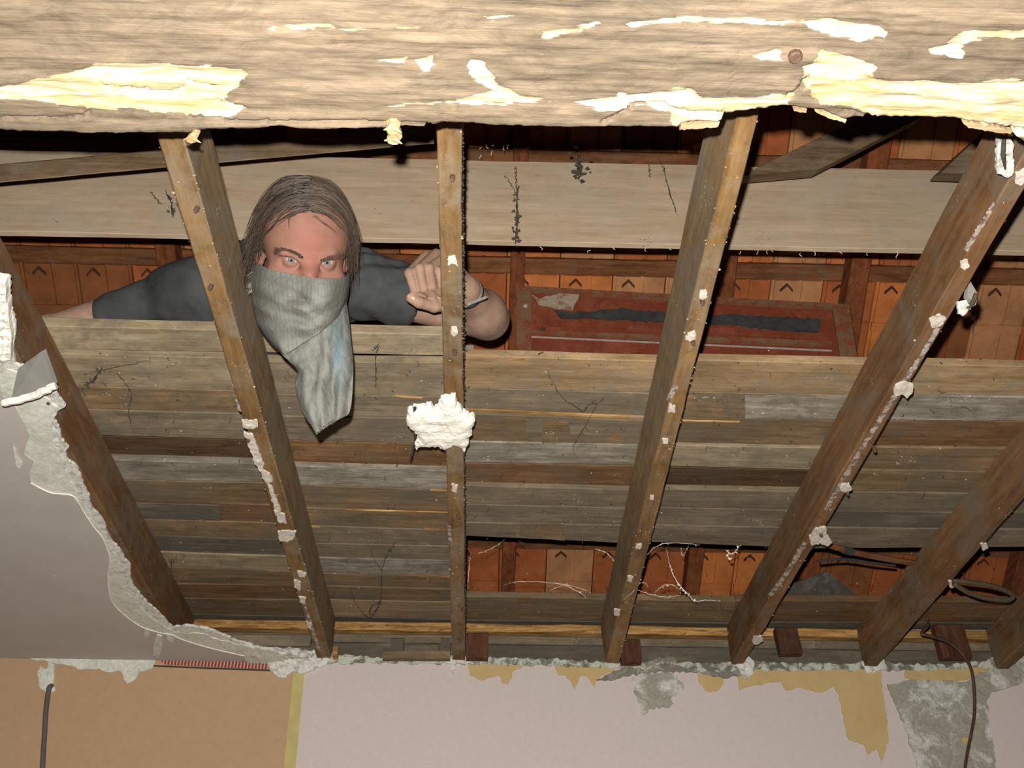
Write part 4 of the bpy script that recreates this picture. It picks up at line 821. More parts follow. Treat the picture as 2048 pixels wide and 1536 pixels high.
# the fist at picture right: four curled fingers, thumb beneath, palm behind them
HD = 1.965
hp = lambda px, py, d=0.0: W(px, py, HD+d)
fing = [  # MCP, PIP, DIP, tip  (pixel, pixel, depth offset)
 [(852, 512, .046), (819, 547, -.014), (829, 580, -.016), (846, 593, .008)],
 [(872, 508, .048), (839, 538, -.014), (847, 577, -.018), (864, 591, .006)],
 [(892, 513, .052), (858, 537, -.006), (865, 573, -.012), (881, 586, .010)],
 [(909, 524, .058), (877, 542, .004), (882, 570, .000), (895, 582, .018)]]
hand = [rcone(wrL, hp(905, 560, .055), .027, .033, .02), ell(hp(886, 553, .052), (.040, .036, .024), np.stack([Rv, Uv, Fv], 1)@rotm((0, 0, 1), -20), .015),
        rcone(hp(903, 598, .045), hp(868, 596, .03), .020, .016, .012)]
frad = [(.0108, .0100, .0090, .0074), (.0110, .0101, .0091, .0076), (.0104, .0096, .0086, .0072), (.0094, .0084, .0076, .0064)]
for f, r in zip(fing, frad):
    P = [hp(*p) for p in f]
    for i in range(3): hand.append(rcone(P[i], P[i+1], r[i], r[i+1], .0016))
    hand.append(ell(P[1], (r[1]*1.06,)*3, None, .003))
th = [hp(898, 606, .05), hp(868, 612, .014), hp(838, 605, -.010), hp(822, 596, -.016)]
for i, (a, b) in enumerate(((.016, .0135), (.0128, .0112), (.0114, .0102))): hand.append(rcone(th[i], th[i+1], a, b, (.012, .003, .003)[i]))
# the other hand rests on the boards behind the loose board
hdir = (wrR-elR)/np.linalg.norm(wrR-elR); hx = np.cross(hdir, [0, 0, 1]); hx /= np.linalg.norm(hx)
pm = wrR+hdir*.055; hand2 = [rcone(wrR, pm+hdir*.03, .026, .022, .02), ell(pm, (.042, .042, .016), None, .015)]
for i, (o, L) in enumerate(((-.032, .062), (-.011, .072), (.011, .068), (.031, .052))):
    b = wrR+hdir*.095+hx*o; m_ = b+hdir*L*.5+np.array([0, 0, .006]); e_ = b+hdir*L+np.array([0, 0, -.008]); hand2 += [rcone(b-hdir*.02, m_, .0095, .0085, .006), rcone(m_, e_, .0085, .0072, .006)]
hand2 += [rcone(wrR+hdir*.03+hx*.03, wrR+hdir*.075+hx*.062, .013, .010, .008), rcone(wrR+hdir*.075+hx*.062, wrR+hdir*.105+hx*.066, .010, .008, .006)]

def skin_mat():
    m, nt, b = newmat('skin', .68, .22)
    at = nt.nodes.new('ShaderNodeAttribute'); at.attribute_name = 'flush'
    n = noise(nt, coords(nt, (38, 38, 38), False), 1.0, 5, .6); n2 = noise(nt, coords(nt, (240, 240, 240), False), 1.0, 4, .6)
    arm = ramp(nt, n, [(.3, (.235, .14, .095)), (.7, (.31, .2, .142))]); face = ramp(nt, n, [(.3, (.175, .084, .058)), (.7, (.225, .115, .082))])
    c = mixc(nt, at.outputs['Fac'], arm, face)
    at2 = nt.nodes.new('ShaderNodeAttribute'); at2.attribute_name = 'red'; c = mixc(nt, at2.outputs['Fac'], c, (.235, .08, .055))
    nt.links.new(c, b.inputs['Base Color']); bump(nt, b, n2, .18, .002); b.inputs['Subsurface Weight'].default_value = .06; b.inputs['Subsurface Radius'].default_value = (.01, .004, .002); b.inputs['Subsurface Scale'].default_value = .5
    return m
M['skin'] = skin_mat()
V, Qd = sdf_mesh(torso+neck+head+armL+armR+hand+hand2, .0024)
man = quad_mesh('person', V, Qd, M['skin'], None, True)
tag(man, 'long-haired man in dark grey t-shirt with checked cloth over his nose, peering down between joists', 'person')
loc = (V-HCEN)@HR; hd = np.clip((.2-np.linalg.norm(loc-np.array([0, -.02, 0]), axis=1))/.04, 0, 1)
a_ = man.data.attributes.new('flush', 'FLOAT', 'POINT'); a_.data.foreach_set('value', hd.astype(np.float32))
rd = .55*np.exp(-((loc[:, 0]-nx0)/.018)**2-((loc[:, 1]-.0)/.05)**2)+.35*np.exp(-(loc[:, 0]/.045)**2-((loc[:, 1]-.045)/.03)**2)+.3*np.exp(-((np.abs(loc[:, 0])-.045)/.02)**2-((loc[:, 1]+.03)/.02)**2)
a_ = man.data.attributes.new('red', 'FLOAT', 'POINT'); a_.data.foreach_set('value', np.clip(rd*hd*(loc[:, 2] > 0), 0, .8).astype(np.float32))

# eyes: white, blue-grey iris, pupil
M['eye_white'] = plain('eye_white', (.30, .255, .225), .04, 60, .25, 0, spec=.5)
M['iris'] = plain('eye_iris', (.135, .135, .128), .2, 300, .15, 0, spec=.5); M['pupil'] = plain('eye_pupil', (.01, .01, .01), .1, 30, .08, 0, spec=.6); M['iris_rim'] = plain('iris_rim', (.06, .08, .1), .1, 60, .2, 0, spec=.5)
for e in eyes:
    g = (CAM-e)/np.linalg.norm(CAM-e); u = np.cross(g, [0, 0, 1]); u /= np.linalg.norm(u); w = np.cross(g, u)
    an = [0, 5, 9.5, 10.5, 16, 22, 24, 27.5, 29, 40, 55, 75, 100, 130, 160, 180]; nseg = 24; V = []
    for a in an:
        for k in range(nseg):
            t = 2*math.pi*k/nseg; V.append(e+ER*(1.0 if a > 29 else 1.0+.035*math.cos(math.radians(a*3)))*(g*math.cos(math.radians(a))+math.sin(math.radians(a))*(u*math.cos(t)+w*math.sin(t))))
    mb = MB()
    mb.add(V, [(i*nseg+k, i*nseg+(k+1) % nseg, (i+1)*nseg+(k+1) % nseg, (i+1)*nseg+k) for i in range(len(an)-1) for k in range(nseg)])
    mb.M = [(0 if an[i] < 10 else 1 if an[i] < 24 else 2 if an[i] < 28 else 3) for i in range(len(an)-1) for k in range(nseg)]
    o = mb.build('eye', [M['pupil'], M['iris'], M['iris_rim'], M['eye_white']], man, True)
# hair
def hair_mat(name, dark, light):
    m, nt, b = newmat(name, .5, .35); n = noise(nt, coords(nt, (90, 90, 90), False), 1.0, 5, .7); at = nt.nodes.new('ShaderNodeAttribute'); at.attribute_name = 'strand'
    c = mixc(nt, at.outputs['Fac'], dark, light); c = mixc(nt, 1.0, c, ramp(nt, n, [(.25, (.6, .6, .6)), (.75, (1.3, 1.25, 1.2))]), 'MULTIPLY'); nt.links.new(c, b.inputs['Base Color']); return m
M['hair'] = hair_mat('hair', (.022, .014, .010), (.105, .075, .056))
fam = [np.array(f, float) for f in (
 [(0, .088, .072), (.026, .082, .0705), (.054, .056, .056), (.067, .03, .036), (.076, -.015, .018), (.083, -.062, .000)],
 [(0, .112, .035), (.034, .105, .034), (.064, .076, .026), (.081, .03, .012), (.087, -.025, .000), (.090, -.075, -.012)],
 [(0, .127, -.005), (.040, .115, -.006), (.073, .078, -.010), (.089, .026, -.018), (.092, -.03, -.022), (.095, -.09, -.028)],
 [(0, .118, -.05), (.042, .104, -.053), (.074, .062, -.055), (.087, .01, -.052), (.093, -.045, -.046), (.098, -.105, -.045)],
 [(0, .08, -.103), (.035, .068, -.105), (.062, .03, -.098), (.075, -.02, -.085), (.085, -.07, -.068), (.092, -.12, -.058)],
 [(0, .02, -.12), (.03, .01, -.12), (.055, -.02, -.11), (.068, -.06, -.092), (.076, -.10, -.075), (.08, -.135, -.062)])]
FS = np.stack([spline(f, 40) for f in fam])                                    # family, along
def hpath(a, sx, n=16, t1=1.0):
    x = a*(len(fam)-1); i = min(int(x), len(fam)-2); f = x-i
    A = FS[i]*(1-f)+FS[i+1]*f; t = np.linspace(0, t1*39, n); j = np.clip(np.floor(t).astype(int), 0, 38); g = (t-j)[:, None]
    P = A[j]*(1-g)+A[j+1]*g; P = P*np.array([sx, 1, 1]); return P
mb = MB(); st = []
NA, NT = 34, 26
for sx in (-1, 1):
    Gd = np.stack([hpath(a, sx, NT, .70+.06*math.sin(a*40)) for a in np.linspace(0, 1, NA)])
    nn = Gd/np.linalg.norm(Gd, axis=-1, keepdims=True); Gi = Gd-nn*.004+nn*.002*n1(np.arange(NA)*1.9, 3)[:, None, None]
    Vv = (HCEN+Gi.reshape(-1, 3)@HR.T); In = (HCEN+(Gi-nn*.006).reshape(-1, 3)@HR.T); I = np.arange(NA*NT).reshape(NA, NT)
    F1 = [(I[i, j], I[i+1, j], I[i+1, j+1], I[i, j+1]) for i in range(NA-1) for j in range(NT-1)]
    n0 = NA*NT
    bd = [(I[0, j], I[0, j+1]) for j in range(NT-1)]+[(I[i, -1], I[i+1, -1]) for i in range(NA-1)]+[(I[-1, j+1], I[-1, j]) for j in range(NT-1)][::-1]
    mb.add(list(Vv)+list(In), F1+[tuple(n0+k for k in f[::-1]) for f in F1]+[(a, b, b+n0, a+n0) for a, b in bd]); st += [.3+.3*float(n1(np.array([i*.9]), 6)[0]) for i in range(NA) for j in range(NT)]+[0.1]*(NA*NT)
rh = np.random.RandomState(7)
for k in range(1500):
    sx = -1 if k % 2 else 1; a = rh.rand()**.9; P = hpath(a, sx, 15, rh.uniform(.6, .84) if rh.rand() < .93 else rh.uniform(.84, .95))
    t = np.linspace(0, 1, 15); lock = n1(np.array([a*26]), 40+sx)[0]
    nn = P/np.linalg.norm(P, axis=1)[:, None]; off = rh.uniform(-.002, .005)+.003*lock
    P[:, 1] += rh.normal(0, .0035)*np.sin(t*2.6); P[:, 2] += rh.normal(0, .004)*np.sin(t*3.1)
    P = P+nn*(off+.0035*n1(t*3+k, 5)[:, None]*t[:, None])+np.array([0, 0, 1])*(.004*lock+rh.normal(0, .0022))*t[:, None]+np.array([1, 0, 0])*(sx*rh.normal(0, .006)*(t**3))[:, None]
    if P[-1][2] < -.04 and rh.rand() < .3: P = P+np.array([sx, -.2, 0])*(.012*rh.rand()*(t**2))[:, None]
    r = .00115*(1-.75*t); Vt, Ft = tube_geo(HCEN+P@HR.T, r, 3, False); mb.add(Vt, Ft); st += [float(np.clip(.45+.4*lock+rh.normal(0, .2), 0, 1))]*len(Vt)
# a few stray locks over the forehead
for (pts, nst) in (([(568, 424), (556, 436), (546, 452), (532, 466), (522, 478)], 16), ([(582, 424), (578, 440), (580, 456)], 5), ([(632, 432), (648, 446), (664, 458), (672, 466)], 3), ([(600, 420), (590, 428), (574, 432)], 8)):
    B = np.array([hit(a, b, head)+HR[:, 2]*.003 for a, b in pts]); B = spline(B, 12)
    for _ in range(nst): Vt, Ft = tube_geo(B+rh.normal(0, .0012, 3)+np.linspace(0, 1, 12)[:, None]*rh.normal(0, .0015, 3), .0008*np.linspace(1, .3, 12), 3, False); mb.add(Vt, Ft); st += [float(rh.uniform(.1, .6))]*len(Vt)
hair = mb.build('hair', M['hair'], man, True); a_ = hair.data.attributes.new('strand', 'FLOAT', 'POINT'); a_.data.foreach_set('value', np.array(st, np.float32))
# eyebrows
M['brow'] = hair_mat('eyebrow_hair', (.062, .032, .02), (.062, .032, .02))
for pts in ([(553, 506), (562, 501), (572, 500), (585, 503), (598, 509), (608, 517)], [(640, 521), (650, 518), (662, 515), (674, 514), (683, 516)]):
    mb = MB(); B = np.array([hit(a, b, head)+HR[:, 2]*.0004 for a, b in pts]); B = spline(B, 60); dr = np.sign(pts[0][0]-618)
    for k in range(190):
        t = rh.rand(); c = B[int(t*59)]+HR[:, 1]*rh.normal(0, .0019*(1.1-.5*t if dr < 0 else .7+.4*t)); tip = c+HR[:, 0]*dr*rh.uniform(.004, .008)+HR[:, 1]*rh.normal(.0015, .0012)+HR[:, 2]*.0006
        mb.add(*tube_geo([c-HR[:, 2]*.001, (c+tip)/2+HR[:, 2]*.0009, tip-HR[:, 2]*.0004], [.0006, .0005, .0002], 3, False))
    mb.build('eyebrow', M['brow'], man, True)
# t-shirt: the torso and upper arms, looser, with folds
def shirt():
    slL = shL+(elL-shL)*.33; slR = shR+(elR-shR)*.50
    e = .010
    trap = W(405, 572, 2.16)
    pr = [ell(chest, (.145+e, .17+e, .10+e), None, .04), ell((chest+waist)/2, (.14+e, .17+e, .095+e), None, .05), ell(waist, (.142+e, .155+e, .094+e), None, .05), ell(trap, (.078, .07, .062), None, .03),
          rcone(chest+np.array([-.08, -.04, .03]), shR, .075+e, .058+e, .05), rcone(chest+np.array([.07, -.05, .03]), shL, .07+e, .056+e, .05),
          rcone(shL, slL, .056+e, .060+e, .03), rcone(shR+(elR-shR)*.10, slR, .050, .047, .010), rcone((nk0+nk1*2)/3, nk1, .062, .085, .04)]
    sb = [rcone(shL+(elL-shL)*.26, shL+(elL-shL)*.66, .050, .074, .004, 'sub'), rcone(nk0, (nk0+nk1*2)/3, .068, .064, .006, 'sub')]
    dL = (elL-shL)/np.linalg.norm(elL-shL); dR = (elR-shR)/np.linalg.norm(elR-shR)
    cutL = Prim(lambda X, Y, Z: -((X-slL[0])*dL[0]+(Y-slL[1])*dL[1]+(Z-slL[2])*dL[2]-.028-.01*np.sin(Z*60)), slL-.2, slL+.2, .004, 'sub')
    base = pr+sb
    V, Qd = sdf_mesh(base, .0045)
    # wrinkles: long folds from armpit and collar
    d = V-shL; q = d@dL; r_ = V-chest
    wv = .0055*fbm(np.stack([V[:, 0]*14+V[:, 2]*9, V[:, 1]*9, V[:, 2]*16], -1), 3, 3)+.0045*np.sin((V[:, 0]*1.0-V[:, 2]*1.6)*95+6*n1(V[:, 1]*9, 4))*np.exp(-(np.linalg.norm(d, axis=1)/.16)**2)
    o = quad_mesh('t_shirt', V, Qd, None, man, True)
    N = np.zeros(len(V)*3, np.float32); o.data.vertices.foreach_get('normal', N); N = N.reshape(-1, 3)
    o.data.vertices.foreach_set('co', ((V-np.array(man.location))+N*wv[:, None]).astype(np.float32).ravel()); o.data.update()
    return o
M['shirt'] = plain('shirt_charcoal', (.048, .05, .05), .18, 14, .95, .5, 700, .05, (.066, .068, .067))
o = shirt(); o.data.materials.append(M['shirt'])
# trousers and boots, lying on the boards out of sight behind him
M['denim'] = plain('denim', (.05, .06, .085), .2, 30, .95, .4, 500, .05); M['boot'] = plain('boot', (.03, .022, .018), .2, 30, .6, .3, 60)
hipz = pelv[2]
legs = [ell(pelv+np.array([0, .03, 0]), (.178, .15, .112), None, .05)]; boots = []
for sg in (-1, 1):
    h_ = pelv+np.array([sg*.085, .06, -.01]); kn = h_+np.array([sg*.05, .42, -.03]); an_ = kn+np.array([sg*.01, .40, .0]); kn[2] = max(kn[2], ZT+.07); an_[2] = ZT+.055
    if an_[1] > YW-.10: an_[1] = YW-.16
    legs += [rcone(h_, kn, .092, .066, .03), rcone(kn, an_, .066, .05, .02)]; boots += [rcone(an_+np.array([0, -.03, 0]), an_+np.array([0, .03, .01]), .053, .05, .02), rcone(an_+np.array([0, .03, .0]), an_+np.array([sg*.05, .05, -.012]), .042, .036, .02)]
V, Qd = sdf_mesh(legs, .009); quad_mesh('trousers', V, Qd, M['denim'], man, True)
for q in (0, 2): V, Qd = sdf_mesh(boots[q:q+2], .007); quad_mesh('boot', V, Qd, M['boot'], man, True)
# the checked cloth over nose and mouth
def cloth_mat():
    m, nt, b = newmat('checked_cloth', .95, .05)
    uv = nt.nodes.new('ShaderNodeUVMap'); uv.uv_map = 'weave'; sp_ = nt.nodes.new('ShaderNodeSeparateXYZ'); nt.links.new(uv.outputs[0], sp_.inputs[0])
    def band(i, freq, ph):
        mu = nt.nodes.new('ShaderNodeMath'); mu.operation = 'MULTIPLY_ADD'; nt.links.new(sp_.outputs[i], mu.inputs[0]); mu.inputs[1].default_value = freq; mu.inputs[2].default_value = ph
        s = nt.nodes.new('ShaderNodeMath'); s.operation = 'SINE'; nt.links.new(mu.outputs[0], s.inputs[0]); return s.outputs[0]
    w1, w2 = band(0, 1250, 0), band(1, 1250, 0)
    f1 = ramp(nt, w1, [(.35, (0, 0, 0)), (.75, (1, 1, 1))]); f2 = ramp(nt, w2, [(.35, (0, 0, 0)), (.75, (1, 1, 1))])
    c = mixc(nt, f1, (.17, .162, .135), (.135, .148, .15)); c = mixc(nt, mixc(nt, .45, (0, 0, 0), f2), c, (.185, .175, .14))
    c = mixc(nt, mixc(nt, .5, (0, 0, 0), mixc(nt, 1.0, f1, f2, 'MULTIPLY')), c, (.10, .135, .15))
    at = nt.nodes.new('ShaderNodeAttribute'); at.attribute_name = 'blue'; c = mixc(nt, at.outputs['Fac'], c, (.12, .175, .195))
    n = noise(nt, coords(nt, (22, 22, 22), False), 1.0, 6, .7, .5); c = mixc(nt, ramp(nt, n, [(.5, (0, 0, 0)), (.74, (.55, .55, .55))]), c, (.075, .07, .055))
    nt.links.new(c, b.inputs['Base Color']); n2 = noise(nt, coords(nt, (60, 60, 60), False), 1.0, 5, .65, 1.0); bump(nt, b, n2, .5, .006); return m
M['cloth'] = cloth_mat()
def cloth():
    s1 = [[(512, 545, 1.93), (507, 536, 1.855), (513, 526, 1.80), (528, 533, 1.748), (548, 541, 1.718), (590, 549, 1.692), (626, 555, 1.668), (650, 557, 1.668), (676, 556, 1.700), (693, 552, 1.742), (700, 548, 1.80), (700, 556, 1.87), (694, 566, 1.93)],
          [(506, 580, 1.93), (500, 562, 1.855), (506, 556, 1.80), (524, 558, 1.745), (550, 566, 1.712), (592, 573, 1.684), (628, 578, 1.657), (652, 579, 1.660), (676, 577, 1.695), (692, 574, 1.74), (698, 572, 1.79), (698, 578, 1.86), (692, 585, 1.92)],
          [(508, 610, 1.92), (503, 597, 1.84), (510, 590, 1.79), (528, 594, 1.74), (555, 598, 1.706), (592, 602, 1.683), (626, 603, 1.660), (650, 602, 1.664), (672, 600, 1.695), (688, 597, 1.735), (694, 592, 1.785), (695, 598, 1.85), (690, 605, 1.91)],
          [(514, 640, 1.90), (509, 628, 1.82), (516, 622, 1.775), (532, 626, 1.735), (558, 630, 1.705), (592, 631, 1.686), (624, 628, 1.672), (648, 623, 1.676), (668, 616, 1.70), (684, 610, 1.735), (690, 604, 1.78), (692, 610, 1.84), (688, 618, 1.90)],
          [(522, 662, 1.87), (518, 652, 1.80), (526, 651, 1.76), (542, 656, 1.728), (565, 660, 1.705), (595, 657, 1.690), (622, 650, 1.682), (646, 641, 1.686), (665, 630, 1.705), (680, 620, 1.735), (687, 612, 1.775), (690, 618, 1.83), (686, 628, 1.88)],
          [(545, 690, 1.80), (541, 682, 1.765), (546, 683, 1.742), (556, 690, 1.724), (568, 698, 1.708), (598, 681, 1.698), (622, 668, 1.692), (644, 655, 1.694), (662, 642, 1.708), (676, 630, 1.735), (684, 620, 1.77), (688, 628, 1.81), (685, 640, 1.85)],
          [(566, 706, 1.765), (560, 702, 1.75), (562, 704, 1.736), (566, 708, 1.722), (572, 709, 1.712), (600, 690, 1.702), (622, 676, 1.697), (643, 662, 1.698), (660, 648, 1.71), (674, 635, 1.735), (682, 625, 1.768), (686, 634, 1.80), (684, 645, 1.84)]]
    s2 = [[(556, 685, 1.755), (580, 672, 1.735), (610, 655, 1.722), (640, 640, 1.72), (664, 622, 1.735), (684, 604, 1.765), (692, 600, 1.80)],
          [(562, 706, 1.745), (588, 700, 1.724), (612, 690, 1.714), (640, 678, 1.712), (664, 664, 1.72), (688, 648, 1.75), (698, 640, 1.775)],
          [(578, 722, 1.738), (596, 724, 1.716), (616, 720, 1.706), (640, 714, 1.704), (664, 706, 1.712), (690, 694, 1.737), (702, 684, 1.758)],
          [(596, 742, 1.730), (608, 745, 1.708), (624, 744, 1.700), (644, 742, 1.698), (666, 738, 1.706), (692, 730, 1.726), (706, 720, 1.745)],
          [(590, 770, 1.722), (605, 772, 1.700), (624, 772, 1.692), (645, 770, 1.692), (668, 768, 1.700), (692, 762, 1.716), (706, 752, 1.73)],
          [(598, 798, 1.712), (612, 802, 1.692), (630, 802, 1.686), (650, 800, 1.686), (670, 797, 1.694), (690, 792, 1.708), (705, 785, 1.72)],
          [(608, 828, 1.702), (620, 832, 1.684), (636, 831, 1.680), (653, 828, 1.680), (670, 824, 1.688), (688, 820, 1.70), (702, 812, 1.712)],
          [(622, 850, 1.694), (630, 853, 1.680), (641, 849, 1.676), (654, 844, 1.676), (670, 838, 1.684), (686, 833, 1.696), (698, 826, 1.706)],
          [(633, 869, 1.688), (637, 866, 1.678), (644, 860, 1.674), (655, 853, 1.674), (670, 843, 1.682), (684, 835, 1.694), (692, 831, 1.702)]]
    mb = MB(); uvs = []; blue = []
    for si, (s, nu, nv) in enumerate(((s1, 90, 60), (s2, 70, 90))):
        A = np.array(s, float); B = np.stack([spline(r, nu) for r in A]); Cc = np.stack([spline(B[:, i], nv) for i in range(nu)], 1)
        u = np.linspace(0, 1, nu)[None]; v = np.linspace(0, 1, nv)[:, None]; X, Y, D = Cc[..., 0], Cc[..., 1], Cc[..., 2]
        if si == 0:
            env = np.sin(np.clip(v, 0, 1)*math.pi)**.7
            D = D+env*(.0055*np.sin((Y-.55*X)*.17+3*n1(X*.02, 3))*np.clip(1-(X-520)/160., 0, 1)+.0065*np.sin((Y+.006*(X-600)**2)*.15)*np.exp(-((X-590)/60)**2)*(v > .3)+.0035*fbm(np.stack([X*.04, Y*.06, X*0], -1), 5, 3))
        else:
            D = D+.0065*np.sin(u*19+v*3.5+2*n1(v*3+u*0, 8))*np.clip(v*3, 0, 1)*np.exp(-((u-.62)/.3)**2)+.005*np.sin(u*9-v*7)+.0045*fbm(np.stack([X*.05, Y*.03, X*0], -1), 6, 3)
            # a lip that folds forward near the tail's end
            D = D-.010*np.exp(-((u-.80)/.10)**2-((v-.80)/.16)**2)+.008*np.exp(-((u-.66)/.05)**2)*np.clip(v*1.5, 0, 1)
        P = np.array([[W(a, b, d) for a, b, d in zip(r1, r2, r3)] for r1, r2, r3 in zip(X, Y, D)])
        I = np.arange(nu*nv).reshape(nv, nu)
        mb.add(P.reshape(-1, 3), [(I[i, j], I[i+1, j], I[i+1, j+1], I[i, j+1]) for i in range(nv-1) for j in range(nu-1)])
        su, sv = (.24, .17) if si == 0 else (.16, .26); ro = 0 if si == 0 else .35
        for i in range(nv):
            for j in range(nu):
                a, b = u[0, j]*su, v[i, 0]*sv; uvs.append((a*math.cos(ro)-b*math.sin(ro), a*math.sin(ro)+b*math.cos(ro)))
                blue.append(0 if si == 0 else float(np.clip(1.0*math.exp(-((u[0, j]-.74-.06*(v[i, 0]-.3))/.085)**2)*(1 if .08 < v[i, 0] < .60 else 0)*(.55+.6*n1(np.array([v[i, 0]*14+u[0, j]*9]), 2)[0]), 0, .75)))
    o = mb.build('face_cloth', M['cloth'], man, True)
    uvl = o.data.uv_layers.new(name='weave'); li = np.zeros(len(o.data.loops), np.int32); o.data.loops.foreach_get('vertex_index', li); uvl.data.foreach_set('uv', np.array(uvs, np.float32)[li].ravel())
    a_ = o.data.attributes.new('blue', 'FLOAT', 'POINT'); a_.data.foreach_set('value', np.array(blue, np.float32))
    md = o.modifiers.new('thickness', 'SOLIDIFY'); md.thickness = .0014; md.offset = 0
    # frayed threads at the left hem, dark dirty hem at the tip
    fr = MB()
    for k in range(26):
        y = 540+rh.uniform(0, 42); p = W(506+rh.uniform(-3, 2), y, 1.81); q = W(500+rh.uniform(-7, 2), y+rh.uniform(2, 12), 1.805); fr.add(*tube_geo(spline([p, (p+q)/2+rh.normal(0, .0015, 3), q], 6), .0005, 3, False))
    fr.build('frayed_threads', M['cloth_thread'], o)
    hm = MB(); L = spline([W(634, 866, 1.672), W(645, 857, 1.669), W(660, 848, 1.669), W(668, 843, 1.676)], 30)
    for k in range(30): crumbs_geo(hm, L[k]+rh.normal(0, .0012, 3)-Fv*.002, rh.uniform(.0008, .002), k)
    tag(hm.build('dirt_on_hem', M['web'], o), kind='stuff')
M['cloth_thread'] = plain('cloth_thread', (.2, .19, .16), .15, 60, 1, 0)
cloth()
# wrist strap
ax_ = (elL-wrL)/np.linalg.norm(elL-wrL); c0 = wrL+ax_*.012; u = np.cross(ax_, [0, 0, 1]); u /= np.linalg.norm(u); w = np.cross(ax_, u); mb = MB(); ns = 40; prof = [(-.0055, .0315), (.0055, .0335), (.0055, .0355), (-.0055, .0335)]
Vb = [c0+ax_*a+r*(u*math.cos(t)+w*math.sin(t)) for t in np.linspace(0, 2*math.pi, ns, endpoint=False) for a, r in prof]
mb.add(Vb, [(i*4+k, i*4+(k+1) % 4, ((i+1) % ns)*4+(k+1) % 4, ((i+1) % ns)*4+k) for i in range(ns) for k in range(4)])
M['strap'] = plain('wrist_strap', (.13, .125, .12), .25, 60, .45, .2, 200, .4)
M['strap_light'] = plain('strap_light', (.17, .16, .15), .2, 60, .5, .2, 200, .3)
bo = mb.build('bracelet', M['strap'], man, True)
tp = [W(934, 611, 1.985), W(944, 606, 1.985), W(975, 594, 1.975)]; V, Fc = tube_geo(spline(tp, 10), [.0045, .0042, .004, .004, .004, .0038, .0036, .0034, .0032, .002], 4); mesh_obj('strap_tail', V, Fc, M['strap_light'], bo)
# thumb nail
tn = hp(822, 594, -.0262); nb_ = np.stack([Rv, Uv, Fv], 1)@rotm((0, 0, 1), 60)
me_, = [MB()]; Vn = [tn+nb_@np.array([.0062*math.cos(t)*r, .0075*math.sin(t)*r, -.0012*(1-r)*1.0+.001*math.cos(t)**2*r]) for r in (.02, .5, 1.0) for t in np.linspace(0, 2*math.pi, 16, endpoint=False)]
me_.add(Vn, [(i*16+k, i*16+(k+1) % 16, (i+1)*16+(k+1) % 16, (i+1)*16+k) for i in range(2) for k in range(16)])
M['nailskin'] = plain('finger_nail', (.33, .19, .135), .06, 60, .3, 0, spec=.5)
me_.build('thumb_nail', M['nailskin'], man, True)

# ------------------------------------------------------------------ cobwebs
def web(name, strands, mat, label, r=.0016, fuzz=0.0, seed=1, specks=0):
    """strands: lists of 3-D points; each becomes an uneven dusty thread."""
    mb = MB(); rnd = random.Random(seed); k = 0
    for s in strands:
        rr = r
        if isinstance(s, tuple): s, rr = s
        k += 1; n = max(8, len(s)*7); P = spline(s, n)
        P = P+fuzz*np.stack([n1(np.arange(n)*.7, seed+k), n1(np.arange(n)*.8, seed+k+30), n1(np.arange(n)*.75, seed+k+60)], -1)
        t = np.linspace(0, 1, n); rad = (.55 if 'white' in mat else .8)*rr*(.35+np.abs(n1(np.arange(n)*.55, seed+5*k))*1.3)*(.3+.7*np.sin(np.clip(t, .02, .98)*math.pi))
        mb.add(*tube_geo(P, rad, 4))
        for _ in range(specks):
            p = P[rnd.randrange(n)]; crumbs_geo(mb, p+np.array([rnd.gauss(0, 1) for _ in range(3)])*rr, rr*rnd.uniform(.5, 1.3), rnd.random())
    o = mb.build(name, M[mat]); return tag(o, label, 'cobweb')
Q = lambda px, py, dz=-.004: onz(px, py, HB+dz)
web('cobweb', [([Q(700, 1180), Q(712, 1208), Q(730, 1230), Q(740, 1234), Q(752, 1222), Q(762, 1195), Q(764, 1150), Q(772, 1115), Q(790, 1085)], .0032), ([Q(740, 1232), Q(742, 1215), Q(760, 1205)], .003), [Q(740, 1100), Q(752, 1125), Q(766, 1145)]], 'web', 'dark V-shaped cobweb hanging under the lowest boards before the splintered batten', .0018, .003, 3, 10)
web('cobweb', [([Q(1095, 742), Q(1108, 768), Q(1124, 795), Q(1150, 812), Q(1164, 822), Q(1172, 816), Q(1180, 808), Q(1196, 806), Q(1204, 796)], .0026), ([Q(1196, 806), Q(1180, 835), Q(1160, 870), Q(1146, 892), Q(1150, 910)], .0014)], 'web', 'dark dangling cobweb on the tan and grey boards below the red panel', .002, .002, 5, 6)
PQ = lambda px, py, d=.016: ony(px, py, YP-d)
web('cobweb', [([PQ(1036, 375), PQ(1034, 410), PQ(1034, 440), PQ(1032, 465), PQ(1030, 486)], .0055), ([PQ(1010, 352), PQ(1024, 372), PQ(1034, 392)], .0014), ([PQ(1032, 335), PQ(1033, 365), PQ(1035, 390)], .002)], 'web', 'long vertical dusty cobweb down the middle of the purlin', .003, .003, 6, 22)
web('cobweb', [[PQ(1326, 325), PQ(1332, 360), PQ(1344, 400), PQ(1356, 430)], [PQ(1298, 330), PQ(1300, 355)], [PQ(1318, 318), PQ(1330, 345)]], 'web', 'thin dark cobweb on the purlin next to the knotty joist', .002, .003, 7, 6)
web('cobweb', [([PQ(330, 380), PQ(342, 405), PQ(346, 435)], .004), [PQ(300, 384), PQ(322, 408)]], 'web', 'small dark cobweb tuft on the purlin beside the ochre joist', .0022, .003, 8, 8)
web('cobweb', [([Q(205, 735), Q(184, 762), Q(168, 772)], .004), [Q(300, 720), Q(255, 730), Q(205, 740), Q(180, 745)], [Q(232, 745), Q(252, 770), Q(264, 790)], ([Q(262, 790), Q(258, 820), Q(262, 850)], .0022)], 'web', 'ragged dark cobweb at the joist half covered by plaster', .0018, .003, 9, 6)
